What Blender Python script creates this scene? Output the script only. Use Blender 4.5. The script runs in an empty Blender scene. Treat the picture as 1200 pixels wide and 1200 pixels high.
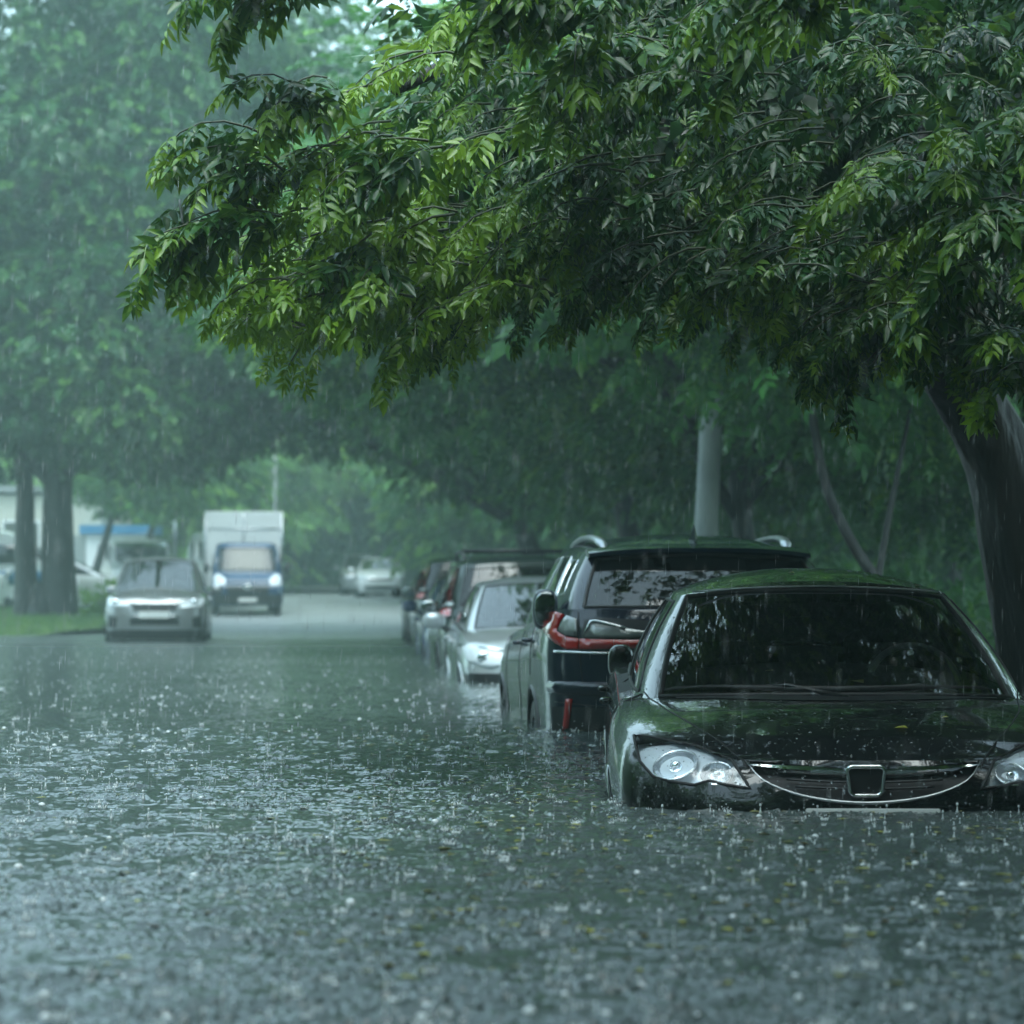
import bpy, bmesh, math, random
import numpy as np
from mathutils import Vector, Matrix
from mathutils.bvhtree import BVHTree
from mathutils.geometry import delaunay_2d_cdt

# ---------------------------------------------------------------- camera, sky, sun, exposure
scene = bpy.context.scene
COL = scene.collection
CAM_Z = 0.73                       # metres above the flood water (water surface is z = 0)
cam_data = bpy.data.cameras.new("camera")
cam_data.lens = 93.0
cam_data.sensor_width = 36.0
cam_data.clip_end = 2000
cam_data.dof.use_dof = True
cam_data.dof.focus_distance = 10.6
cam_data.dof.aperture_fstop = 3.4
cam = bpy.data.objects.new("camera", cam_data)
COL.objects.link(cam)
cam.location = (0, 0, CAM_Z)
cam.rotation_euler = (math.radians(90 + 1.9), 0, 0)
scene.camera = cam

SUN_EL, SUN_ROT = 72.0, 165.0
world = bpy.data.worlds.new("World")
scene.world = world
world.use_nodes = True
wn = world.node_tree
sky = wn.nodes.new("ShaderNodeTexSky")
sky.sky_type = 'NISHITA'
sky.sun_disc = False
sky.sun_elevation = math.radians(SUN_EL)
sky.sun_rotation = math.radians(SUN_ROT)
sky.air_density = 1.0
sky.dust_density = 0.8
sky.ozone_density = 2.5
hs_ = wn.nodes.new("ShaderNodeHueSaturation"); hs_.inputs['Saturation'].default_value = 0.50   # cloud cover greys the sky
tint_ = wn.nodes.new("ShaderNodeMix"); tint_.data_type = 'RGBA'; tint_.blend_type = 'MULTIPLY'; tint_.inputs[0].default_value = 1
tint_.inputs[7].default_value = (0.82, 1.04, 0.98, 1)
wn.links.new(sky.outputs[0], hs_.inputs['Color']); wn.links.new(hs_.outputs[0], tint_.inputs[6])
wn.links.new(tint_.outputs[2], wn.nodes["Background"].inputs[0])
wn.nodes["Background"].inputs[1].default_value = 0.15
sun_data = bpy.data.lights.new("sun", 'SUN')
sun_data.energy = 0.8
sun_data.angle = math.radians(50)
sun_data.color = (0.93, 1.0, 0.98)
sun = bpy.data.objects.new("sun", sun_data)
COL.objects.link(sun)
sun.rotation_euler = (math.radians(90 - SUN_EL), 0, math.radians(180 - SUN_ROT))
scene.view_settings.view_transform = 'Standard'
scene.view_settings.look = 'None'
scene.view_settings.gamma = 1
scene.view_settings.exposure = 2.2
scene.render.engine = 'CYCLES'
scene.cycles.max_bounces = 8
scene.cycles.transparent_max_bounces = 12
scene.cycles.volume_bounces = 0
scene.cycles.use_denoising = True

rnd = random.Random(7)
R = math.radians

# ---------------------------------------------------------------- materials
def newmat(name):
    m = bpy.data.materials.new(name); m.use_nodes = True
    nt = m.node_tree
    return m, nt, nt.nodes["Principled BSDF"]
def setp(b, **k):
    for a, v in k.items():
        b.inputs[a.replace('_', ' ')].default_value = v
def noise_bump(nt, b, scale, strength, dist=0.01, detail=3, coord='Object', stretch=None, rough=0.5):
    tc = nt.nodes.new("ShaderNodeTexCoord")
    src = tc.outputs[coord]
    if stretch:
        mp = nt.nodes.new("ShaderNodeMapping"); mp.inputs['Scale'].default_value = stretch
        nt.links.new(src, mp.inputs[0]); src = mp.outputs[0]
    n = nt.nodes.new("ShaderNodeTexNoise"); n.inputs['Scale'].default_value = scale
    n.inputs['Detail'].default_value = detail; n.inputs['Roughness'].default_value = rough
    nt.links.new(src, n.inputs['Vector'])
    bp = nt.nodes.new("ShaderNodeBump"); bp.inputs['Strength'].default_value = strength
    bp.inputs['Distance'].default_value = dist
    nt.links.new(n.outputs[0], bp.inputs['Height']); nt.links.new(bp.outputs[0], b.inputs['Normal'])
    return n, src, bp
def simple(name, col, rough=0.5, metal=0.0, bump=None, **k):
    m, nt, b = newmat(name)
    setp(b, Base_Color=(*col, 1), Roughness=rough, Metallic=metal, **k)
    if bump: noise_bump(nt, b, *bump)
    return m
def mottled(name, c1, c2, scale, rough=0.7, bump=0.3, bdist=0.02, stretch=None, detail=6, **k):
    m, nt, b = newmat(name)
    n, src, bp = noise_bump(nt, b, scale, bump, bdist, detail, stretch=stretch)
    cr_ = nt.nodes.new("ShaderNodeValToRGB")
    cr_.color_ramp.elements[0].position = 0.35; cr_.color_ramp.elements[1].position = 0.68
    cr_.color_ramp.elements[0].color = (*c1, 1); cr_.color_ramp.elements[1].color = (*c2, 1)
    nt.links.new(n.outputs[0], cr_.inputs[0]); nt.links.new(cr_.outputs[0], b.inputs['Base Color'])
    setp(b, Roughness=rough, **k)
    return m
def paint(name, col, metal=0.0, rough=0.3):
    """wet car paint: coloured base under a clear coat, with small standing drops of rain and run marks"""
    m, nt, b = newmat(name)
    setp(b, Base_Color=(*col, 1), Roughness=rough, Metallic=metal, Coat_Weight=1.0, Coat_Roughness=0.03, Specular_IOR_Level=(0.08 if max(col) < .15 else .5))
    tc = nt.nodes.new("ShaderNodeTexCoord")
    v = nt.nodes.new("ShaderNodeTexVoronoi"); v.inputs['Scale'].default_value = 75
    nt.links.new(tc.outputs['Object'], v.inputs['Vector'])
    rp = nt.nodes.new("ShaderNodeMapRange"); rp.inputs[1].default_value = 0.08; rp.inputs[2].default_value = 0.36
    rp.inputs[3].default_value = 1; rp.inputs[4].default_value = 0
    nt.links.new(v.outputs['Distance'], rp.inputs[0])
    n = nt.nodes.new("ShaderNodeTexNoise"); n.inputs['Scale'].default_value = 5; n.inputs['Detail'].default_value = 5
    nt.links.new(tc.outputs['Object'], n.inputs['Vector'])
    mul = nt.nodes.new("ShaderNodeMath"); mul.operation = 'MULTIPLY'
    nt.links.new(rp.outputs[0], mul.inputs[0]); nt.links.new(n.outputs[0], mul.inputs[1])
    bp = nt.nodes.new("ShaderNodeBump"); bp.inputs['Strength'].default_value = 0.10; bp.inputs['Distance'].default_value = 0.002
    nt.links.new(mul.outputs[0], bp.inputs['Height'])
    n2 = nt.nodes.new("ShaderNodeTexNoise"); n2.inputs['Scale'].default_value = 9; n2.inputs['Detail'].default_value = 2
    nt.links.new(tc.outputs['Object'], n2.inputs['Vector'])
    bp2 = nt.nodes.new("ShaderNodeBump"); bp2.inputs['Strength'].default_value = 0.12; bp2.inputs['Distance'].default_value = 0.006
    nt.links.new(n2.outputs[0], bp2.inputs['Height']); nt.links.new(bp.outputs[0], bp2.inputs['Normal'])
    nt.links.new(bp2.outputs[0], b.inputs['Coat Normal'])
    nt.links.new(bp.outputs[0], b.inputs['Normal'])
    return m
def glassmat(name, tint, k=0.08, rough=0.02, drops=0.3):
    """car glazing: clear (tinted) sheet with a mirror coat that grows towards grazing angles"""
    m = bpy.data.materials.new(name); m.use_nodes = True
    nt = m.node_tree; nt.nodes.remove(nt.nodes["Principled BSDF"])
    out = nt.nodes["Material Output"]
    tr = nt.nodes.new("ShaderNodeBsdfTransparent"); tr.inputs[0].default_value = (*tint, 1)
    gl = nt.nodes.new("ShaderNodeBsdfGlossy"); gl.inputs['Roughness'].default_value = rough
    gl.inputs[0].default_value = (1, 1, 1, 1)
    mx = nt.nodes.new("ShaderNodeMixShader")
    fr = nt.nodes.new("ShaderNodeFresnel"); fr.inputs[0].default_value = 1.5
    ad = nt.nodes.new("ShaderNodeMath"); ad.operation = 'ADD'; ad.inputs[1].default_value = k; ad.use_clamp = True
    tc = nt.nodes.new("ShaderNodeTexCoord")
    n = nt.nodes.new("ShaderNodeTexNoise"); n.inputs['Scale'].default_value = 55; n.inputs['Detail'].default_value = 2
    nt.links.new(tc.outputs['Object'], n.inputs['Vector'])
    bp = nt.nodes.new("ShaderNodeBump"); bp.inputs['Strength'].default_value = drops; bp.inputs['Distance'].default_value = 0.002
    nt.links.new(n.outputs[0], bp.inputs['Height']); nt.links.new(bp.outputs[0], gl.inputs['Normal'])
    nt.links.new(fr.outputs[0], ad.inputs[0]); nt.links.new(ad.outputs[0], mx.inputs[0])
    nt.links.new(tr.outputs[0], mx.inputs[1]); nt.links.new(gl.outputs[0], mx.inputs[2])
    nt.links.new(mx.outputs[0], out.inputs[0])
    return m
def leafmat(name, dark, mid, light, trans=0.3, rough=0.34, spec=0.5):
    m, nt, b = newmat(name)
    at = nt.nodes.new("ShaderNodeAttribute"); at.attribute_name = 'tint'
    cr_ = nt.nodes.new("ShaderNodeValToRGB")
    e = cr_.color_ramp.elements
    e[0].color = (*dark, 1); e[1].color = (*light, 1); e[0].position = 0.05; e[1].position = 0.95
    c = e.new(0.55); c.color = (*mid, 1)
    nt.links.new(at.outputs['Fac'], cr_.inputs[0]); nt.links.new(cr_.outputs[0], b.inputs['Base Color'])
    setp(b, Roughness=rough, Specular_IOR_Level=spec)
    t = nt.nodes.new("ShaderNodeBsdfTranslucent")
    hs = nt.nodes.new("ShaderNodeHueSaturation"); hs.inputs['Value'].default_value = 1.7; hs.inputs['Hue'].default_value = 0.485
    nt.links.new(cr_.outputs[0], hs.inputs['Color']); nt.links.new(hs.outputs[0], t.inputs[0])
    mx = nt.nodes.new("ShaderNodeMixShader"); mx.inputs[0].default_value = trans
    nt.links.new(b.outputs[0], mx.inputs[1]); nt.links.new(t.outputs[0], mx.inputs[2])
    nt.links.new(mx.outputs[0], nt.nodes["Material Output"].inputs[0])
    return m

M = {}
M['black_paint'] = paint('black_paint', (0.004, 0.005, 0.006))
M['navy_paint'] = paint('navy_paint', (0.003, 0.008, 0.022))
M['white_paint'] = paint('white_paint', (0.70, 0.72, 0.72))
M['silver_paint'] = paint('silver_paint', (0.50, 0.53, 0.55), 0.5)
M['green_paint'] = paint('green_paint', (0.012, 0.022, 0.020))
M['dark_blue_paint'] = paint('dark_blue_paint', (0.01, 0.03, 0.10))
M['grey_paint'] = paint('grey_paint', (0.22, 0.235, 0.24), 0.4)
M['glass'] = glassmat('tinted_glass', (0.50, 0.56, 0.56), 0.09, 0.01, 0.05)
M['dark_glass'] = glassmat('dark_glass', (0.06, 0.07, 0.075), 0.005, 0.01, 0.03)
M['lens'] = glassmat('lamp_lens', (0.90, 0.93, 0.95), 0.02, 0.03, 0.5)
M['interior'] = simple('interior_trim', (0.012, 0.013, 0.014), 0.7)
M['wheelrim'] = simple('steering_wheel_rim', (0.09, 0.10, 0.10), 0.45)
M['rubber'] = simple('black_rubber', (0.012, 0.012, 0.013), 0.55, bump=(60, 0.4, 0.004))
M['plastic'] = simple('black_plastic', (0.015, 0.016, 0.018), 0.38, bump=(80, 0.2, 0.002))
M['void'] = simple('grille_black', (0.004, 0.004, 0.005), 0.6)
M['chrome'] = simple('chrome', (0.72, 0.74, 0.75), 0.10, 1.0, bump=(40, 0.15, 0.002))
M['alloy'] = simple('alloy', (0.42, 0.44, 0.46), 0.28, 0.9)
M['reflector'] = simple('lamp_reflector', (0.62, 0.66, 0.69), 0.22, 0.75, bump=(18, 0.5, 0.01))
M['lampcase'] = simple('lamp_case', (0.60, 0.65, 0.68), 0.4, 0.15)
M['lampdark'] = simple('lamp_dark_case', (0.05, 0.06, 0.06), 0.3, 0.3)
M['red_lens'] = simple('red_lens', (0.36, 0.005, 0.006), 0.12, bump=(60, 0.25, 0.003), Coat_Weight=1.0)
M['orange_red_lens'] = simple('orange_red_lens', (0.5, 0.03, 0.015), 0.12, Coat_Weight=1.0)
M['clear_lens'] = simple('clear_lens', (0.25, 0.27, 0.265), 0.15, 0.3, bump=(70, 0.4, 0.004), Coat_Weight=1.0)
M['plate'] = simple('plate_white', (0.72, 0.74, 0.72), 0.35)
M['plate_ink'] = simple('plate_black_letters', (0.02, 0.02, 0.02), 0.5)
M['mirror_glass'] = simple('mirror_glass', (.30, .33, .34), .05, 1.0)
M['bulb'] = simple('bulb_chrome', (0.85, 0.88, 0.9), 0.05, 1.0)

# ---------------------------------------------------------------- helpers
def tag(o, label=None, cat=None, group=None, kind=None):
    if label: o['label'] = label
    if cat: o['category'] = cat
    if group: o['group'] = group
    if kind: o['kind'] = kind
    return o
def empty(name, loc, rz=0.0):
    o = bpy.data.objects.new(name, None); COL.objects.link(o)
    o.location = loc; o.rotation_euler = (0, 0, rz); o.empty_display_size = 0.3
    return o
def mesh_from(name, V, F, mats, fm=None, smooth=True, tint=None):
    me = bpy.data.meshes.new(name)
    V = np.asarray(V, dtype=np.float32).reshape(-1, 3)
    if isinstance(F, np.ndarray):
        n, k = F.shape
        me.vertices.add(len(V)); me.vertices.foreach_set('co', V.ravel())
        me.loops.add(n * k); me.loops.foreach_set('vertex_index', F.astype(np.int32).ravel())
        me.polygons.add(n)
        me.polygons.foreach_set('loop_start', np.arange(0, n * k, k, dtype=np.int32))
        me.polygons.foreach_set('loop_total', np.full(n, k, dtype=np.int32))
        me.update(calc_edges=True)
    else:
        me.from_pydata([tuple(v) for v in V.tolist()], [], [tuple(f) for f in F])
    for m in (mats if isinstance(mats, (list, tuple)) else [mats]): me.materials.append(m)
    if fm is not None: me.polygons.foreach_set('material_index', np.asarray(fm, dtype=np.int32))
    if smooth: me.polygons.foreach_set('use_smooth', np.ones(len(me.polygons), dtype=bool))
    if tint is not None:
        a = me.attributes.new('tint', 'FLOAT', 'FACE'); a.data.foreach_set('value', np.asarray(tint, dtype=np.float32))
    me.validate(); me.update()
    return me
def link(name, me, parent=None):
    o = bpy.data.objects.new(name, me); COL.objects.link(o)
    if parent is not None: o.parent = parent
    return o
def obj(name, V, F, mats, parent=None, **k):
    return link(name, mesh_from(name, V, F, mats, **k), parent)
def from_bm(name, bm, mats, parent=None, smooth=True, auto=None):
    me = bpy.data.meshes.new(name); bm.normal_update(); bm.to_mesh(me); bm.free()
    for m in (mats if isinstance(mats, (list, tuple)) else [mats]): me.materials.append(m)
    if smooth:
        me.polygons.foreach_set('use_smooth', np.ones(len(me.polygons), dtype=bool))
        if auto: me.set_sharp_from_angle(angle=R(auto))
    return link(name, me, parent)

class MB:
    """collects shapes into one mesh"""
    def __init__(s): s.V = []; s.F = []; s.m = []
    def add(s, V, F, mi=0):
        o = len(s.V); s.V += [tuple(v) for v in V]; s.F += [tuple(i + o for i in f) for f in F]; s.m += [mi] * len(F); return s
    def tube(s, P, r, n=8, mi=0, close=False, cap=True, flat=None):
        P = [Vector(p) for p in P]; k = len(P)
        rs = r if isinstance(r, (list, tuple)) else [r] * k
        V = []; up = Vector((0, 0, 1)); prev = None
        for i, p in enumerate(P):
            a = P[(i - 1) % k] if (i > 0 or close) else p; b = P[(i + 1) % k] if (i < k - 1 or close) else p
            t = (b - a); t = t.normalized() if t.length > 1e-9 else Vector((0, 1, 0))
            if prev is None:
                u = t.orthogonal().normalized() if abs(t.dot(up)) > .95 else t.cross(up).normalized()
            else:
                u = (prev - t * prev.dot(t)); u = u.normalized() if u.length > 1e-6 else t.orthogonal().normalized()
            prev = u; w = t.cross(u)
            for j in range(n):
                an = 2 * math.pi * j / n
                V.append(p + (u * math.cos(an) + w * math.sin(an) * (flat or 1)) * rs[i])
        F = []
        for i in range(k if close else k - 1):
            for j in range(n):
                a = i * n + j; b = i * n + (j + 1) % n; c = ((i + 1) % k) * n + (j + 1) % n; d = ((i + 1) % k) * n + j
                F.append((a, b, c, d))
        if not close and cap: F.append(tuple(range(n))[::-1]); F.append(tuple(range((k - 1) * n, k * n)))
        return s.add(V, F, mi)
    def box(s, c, d, mi=0, rz=0, bev=0.0, rx=0):
        bm = bmesh.new(); bmesh.ops.create_cube(bm, size=1.0)
        bmesh.ops.scale(bm, vec=d, verts=bm.verts)
        if bev: bmesh.ops.bevel(bm, geom=list(bm.edges), offset=bev, segments=2, affect='EDGES')
        mt = Matrix.Translation(c) @ Matrix.Rotation(rz, 4, 'Z') @ Matrix.Rotation(rx, 4, 'X')
        bmesh.ops.transform(bm, matrix=mt, verts=bm.verts)
        bm.verts.index_update()
        s.add([v.co for v in bm.verts], [[v.index for v in f.verts] for f in bm.faces], mi); bm.free(); return s
    def ell(s, c, r, mi=0, seg=14, ring=9, rot=None, sq=1.0):
        V = []; F = []
        for i in range(ring + 1):
            ph = math.pi * i / ring
            for j in range(seg):
                th = 2 * math.pi * j / seg
                f = lambda a: math.copysign(abs(a) ** sq, a)
                v = Vector((r[0] * f(math.sin(ph)) * f(math.cos(th)), r[1] * f(math.sin(ph)) * f(math.sin(th)), r[2] * f(math.cos(ph))))
                if rot: v = rot @ v
                V.append(v + Vector(c))
        for i in range(ring):
            for j in range(seg):
                F.append((i * seg + j, (i + 1) * seg + j, (i + 1) * seg + (j + 1) % seg, i * seg + (j + 1) % seg))
        return s.add(V, F, mi)
    def prism(s, P, z0, z1, mi=0):
        n = len(P)
        V = [(x, y, z0) for x, y in P] + [(x, y, z1) for x, y in P]
        return s.add(V, [tuple(range(n))[::-1], tuple(range(n, 2 * n))] + [(i, (i + 1) % n, n + (i + 1) % n, n + i) for i in range(n)], mi)
    def lathe(s, prof, c, ax='Y', n=24, mi=0):
        V = []; F = []
        for r, h in prof:
            for j in range(n):
                a = 2 * math.pi * j / n; x, y = r * math.cos(a), r * math.sin(a)
                p = (x, h, y) if ax == 'Y' else ((h, x, y) if ax == 'X' else (x, y, h))
                V.append((p[0] + c[0], p[1] + c[1], p[2] + c[2]))
        for i in range(len(prof) - 1):
            for j in range(n): F.append((i * n + j, i * n + (j + 1) % n, (i + 1) * n + (j + 1) % n, (i + 1) * n + j))
        return s.add(V, F, mi)
    def build(s, name, mats, parent=None, smooth=True, auto=None):
        me = mesh_from(name, s.V, s.F, mats, fm=s.m, smooth=smooth)
        if auto: me.set_sharp_from_angle(angle=R(auto))
        return link(name, me, parent)

def cr(P, U, sym=False):
    """Catmull-Rom through rows of P at parameters U (0..n-1)"""
    P = np.asarray(P, float); n = len(P)
    mm = np.array([-1.0, 1, 1])
    Q = np.concatenate([[P[1] * mm], P, [P[-2] * mm]]) if sym else np.concatenate([[2 * P[0] - P[1]], P, [2 * P[-1] - P[-2]]])
    U = np.clip(np.asarray(U, float), 0, n - 1 - 1e-9); i = U.astype(int); t = (U - i)
    sh = (len(U),) + (1,) * (P.ndim - 1); t = t.reshape(sh)
    a, b, c, d = Q[i], Q[i + 1], Q[i + 2], Q[i + 3]
    return 0.5 * ((2 * b) + (c - a) * t + (2 * a - 5 * b + 4 * c - d) * t ** 2 + (3 * b - a - 3 * c + d) * t ** 3)
def tensor(net, us, vs):
    A = np.swapaxes(cr(np.swapaxes(np.asarray(net, float), 0, 1), us, True), 0, 1)
    return cr(A, vs)                                       # (nv, nu, 3)
def interp(tab, x):
    tab = np.asarray(tab, float)
    xs = tab[:, 0]; i = np.clip(np.searchsorted(xs, x) - 1, 0, len(xs) - 2)
    t = np.clip((x - xs[i]) / (xs[i + 1] - xs[i]), 0, 1)
    return cr(tab[:, 1:2], i + t)[:, 0]
def inpoly(x, y, P):
    c = False; n = len(P)
    for i in range(n):
        x1, y1 = P[i]; x2, y2 = P[(i + 1) % n]
        if (y1 > y) != (y2 > y) and x < (x2 - x1) * (y - y1) / (y2 - y1) + x1: c = not c
    return c
def nearpoly(x, y, P):
    best = None; p = Vector((x, y))
    for i in range(len(P)):
        a = Vector(P[i]); b = Vector(P[(i + 1) % len(P)]); d = b - a
        t = max(0, min(1, (p - a).dot(d) / max(d.length_squared, 1e-12))); q = a + d * t
        if best is None or (q - p).length < best[0]: best = ((q - p).length, q)
    return best
def smoothpoly(P, n=6):
    P = np.array(P, float); k = len(P); Q = np.concatenate([P, P[:1]])
    E = np.concatenate([[P[-1]], P, P[:2]])
    out = []
    for i in range(k):
        a, b, c, d = E[i], E[i + 1], E[i + 2], E[i + 3]
        for j in range(n):
            t = j / n
            out.append(tuple(0.5 * (2 * b + (c - a) * t + (2 * a - 5 * b + 4 * c - d) * t * t + (3 * b - a - 3 * c + d) * t ** 3)))
    return out
def respoly(P, step):
    out = []
    for i in range(len(P)):
        a = Vector(P[i]); b = Vector(P[(i + 1) % len(P)]); n = max(1, int((b - a).length / step))
        for j in range(n): out.append(tuple(a.lerp(b, j / n)))
    return out
# projection frames: side, front, rear, top.  plane coords (a, b)
FR = {'front': (lambda a, b: Vector((a, -9, b)), Vector((0, 1, 0)), lambda c: (c.x, c.z)),
      'rear': (lambda a, b: Vector((a, 9, b)), Vector((0, -1, 0)), lambda c: (c.x, c.z)),
      'left': (lambda a, b: Vector((-9, a, b)), Vector((1, 0, 0)), lambda c: (c.y, c.z)),
      'right': (lambda a, b: Vector((9, a, b)), Vector((-1, 0, 0)), lambda c: (c.y, c.z)),
      'top': (lambda a, b: Vector((a, b, 9)), Vector((0, 0, -1)), lambda c: (c.x, c.y))}
def hit(bvh, fr, a, b, off=0.0):
    o, d, _ = FR[fr]; loc, nrm, i, dist = bvh.ray_cast(o(a, b), d)
    if loc is None: return None
    if nrm.dot(d) > 0: nrm = -nrm
    return loc + nrm * off
def patch(bvh, fr, poly, off=0.002, step=0.02, thick=0.0, depth=None):
    """a sheet of the polygon lying on the body, raised by off (or pushed in along the view by depth)"""
    P = respoly(poly, step)
    xs = [p[0] for p in P]; ys = [p[1] for p in P]; pts = [Vector(p) for p in P]; nb = len(pts)
    x = min(xs) + step * .5
    while x < max(xs):
        y = min(ys) + step * .5
        while y < max(ys):
            if inpoly(x, y, P) and nearpoly(x, y, P)[0] > step * .45: pts.append(Vector((x, y)))
            y += step
        x += step
    res = delaunay_2d_cdt(pts, [(i, (i + 1) % nb) for i in range(nb)], [list(range(nb))], 1, 1e-6)
    V = []; ok = []; last = None
    for v in res[0]:
        h = hit(bvh, fr, v[0], v[1], off)
        if h is None:
            n = bvh.find_nearest(last if last is not None else FR[fr][0](v[0], v[1]))
            h = last if last is not None else n[0]
        if depth: h = h + FR[fr][1] * depth
        last = h; V.append(h)
    F = [tuple(f) for f in res[2]]
    n0 = Vector()
    for f in F[:20]:
        n0 += (V[f[1]] - V[f[0]]).cross(V[f[2]] - V[f[0]])
    if n0.dot(FR[fr][1]) > 0: F = [f[::-1] for f in F]
    if thick:
        n = len(V); d = FR[fr][1] * thick
        V2 = [v + d for v in V]; rim = [(i, (i + 1) % nb, n + (i + 1) % nb, n + i) for i in range(nb)]
        return V + V2, F + [tuple(i + n for i in f[::-1]) for f in F] + rim
    return V, F
def trim(bvh, fr, P, off=0.0):
    out = []
    for a, b in P:
        h = hit(bvh, fr, a, b, off)
        if h is not None: out.append(h)
    return out
def cutout(bm, fr, poly, deep=0.35):
    """open the body over the polygon and snap the new edge to it"""
    d = FR[fr][1]; pl = FR[fr][2]
    kill = []
    for f in bm.faces:
        c = f.calc_center_median()
        if fr == 'front' and c.y > bm_front + deep: continue
        if fr == 'rear' and c.y < -bm_front - deep: continue
        if fr == 'left' and c.x > -0.3: continue
        if fr == 'right' and c.x < 0.3: continue
        if f.normal.dot(d) > 0.15: continue
        a, b = pl(c)
        if inpoly(a, b, poly): kill.append(f)
    vs = {v for f in kill for v in f.verts}
    bmesh.ops.delete(bm, geom=kill, context='FACES')
    for v in vs:
        if v.is_valid and v.link_faces:
            a, b = pl(v.co); q = nearpoly(a, b, poly)
            if q[0] < 0.05:
                if fr in ('front', 'rear'): v.co.x, v.co.z = q[1].x, q[1].y
                elif fr in ('left', 'right'): v.co.y, v.co.z = q[1].x, q[1].y
                else: v.co.x, v.co.y = q[1].x, q[1].y
bm_front = 0
# ---------------------------------------------------------------- cars
# car space: x sideways, y from the nose (-L/2) to the tail (+L/2), z up from the ground
def make_wheel(root, x, y, r, w=0.2, spokes=5, detail=True):
    s = 1 if x > 0 else -1
    wr = bpy.data.objects.new('wheel', None); COL.objects.link(wr); wr.parent = root; wr.location = (x, y, r); wr.empty_display_size = .1
    t = MB(); prof = [(r * .66, -w / 2), (r * .9, -w / 2), (r * .985, -w * .38), (r, -w * .2), (r, w * .2), (r * .985, w * .38), (r * .9, w / 2), (r * .66, w / 2)]
    t.lathe(prof, (0, 0, 0), 'X', 32); t.build('tyre', M['rubber'], wr)
    m = MB(); o = s * w * .42
    m.lathe([(r * .67, -w * .45 * s), (r * .67, o), (r * .62, o + s * .005), (r * .6, o - s * .02)], (0, 0, 0), 'X', 32)
    m.lathe([(r * .13, o - s * .01), (r * .11, o + s * .004), (.001, o + s * .004)], (0, 0, 0), 'X', 14)
    m.lathe([(r * .6, o - s * .09), (.001, o - s * .09)], (0, 0, 0), 'X', 20, 1)
    for k in range(spokes):
        a = 2 * math.pi * k / spokes + .3
        for da in (-.13, .13):
            m.tube([(o - s * .012, math.cos(a) * r * .08, math.sin(a) * r * .08), (o - s * .008, math.cos(a + da * .8) * r * .62, math.sin(a + da * .8) * r * .62)], [.022, .016], 5)
    m.build('rim', [M['alloy'], M['void']], wr)
    return wr

def make_mirror(root, S, side, paintm, facing_glass=True):
    x0, y, z = S['mirror']; k = S.get('mirror_size', 1.0); x = x0 * side
    m = MB()
    mo, mx_, mz_ = S.get('mirror_shape', (.10, .105, .083))
    m.ell((x + side * mo * k, y, z), (mx_ * k, .075 * k, mz_ * k), 0, 20, 14, sq=.72)
    h = m.build('side_mirror', paintm, root)
    g = MB(); g.ell((x + side * mo * k, y + .068 * k, z), (mx_ * .86 * k, .012, mz_ * .84 * k), 0, 16, 8, sq=.7); g.build('mirror_glass', M['mirror_glass'], h)
    a = MB(); a.tube([(x - side * .06, y + .03, z - .10 * k), (x + side * .0, y + .02, z - .075 * k), (x + side * .05, y + .01, z - .05 * k)], [.03, .024, .022], 8, flat=1.0)
    a.build('mirror_arm', M['plastic'], h)
    return h

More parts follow.
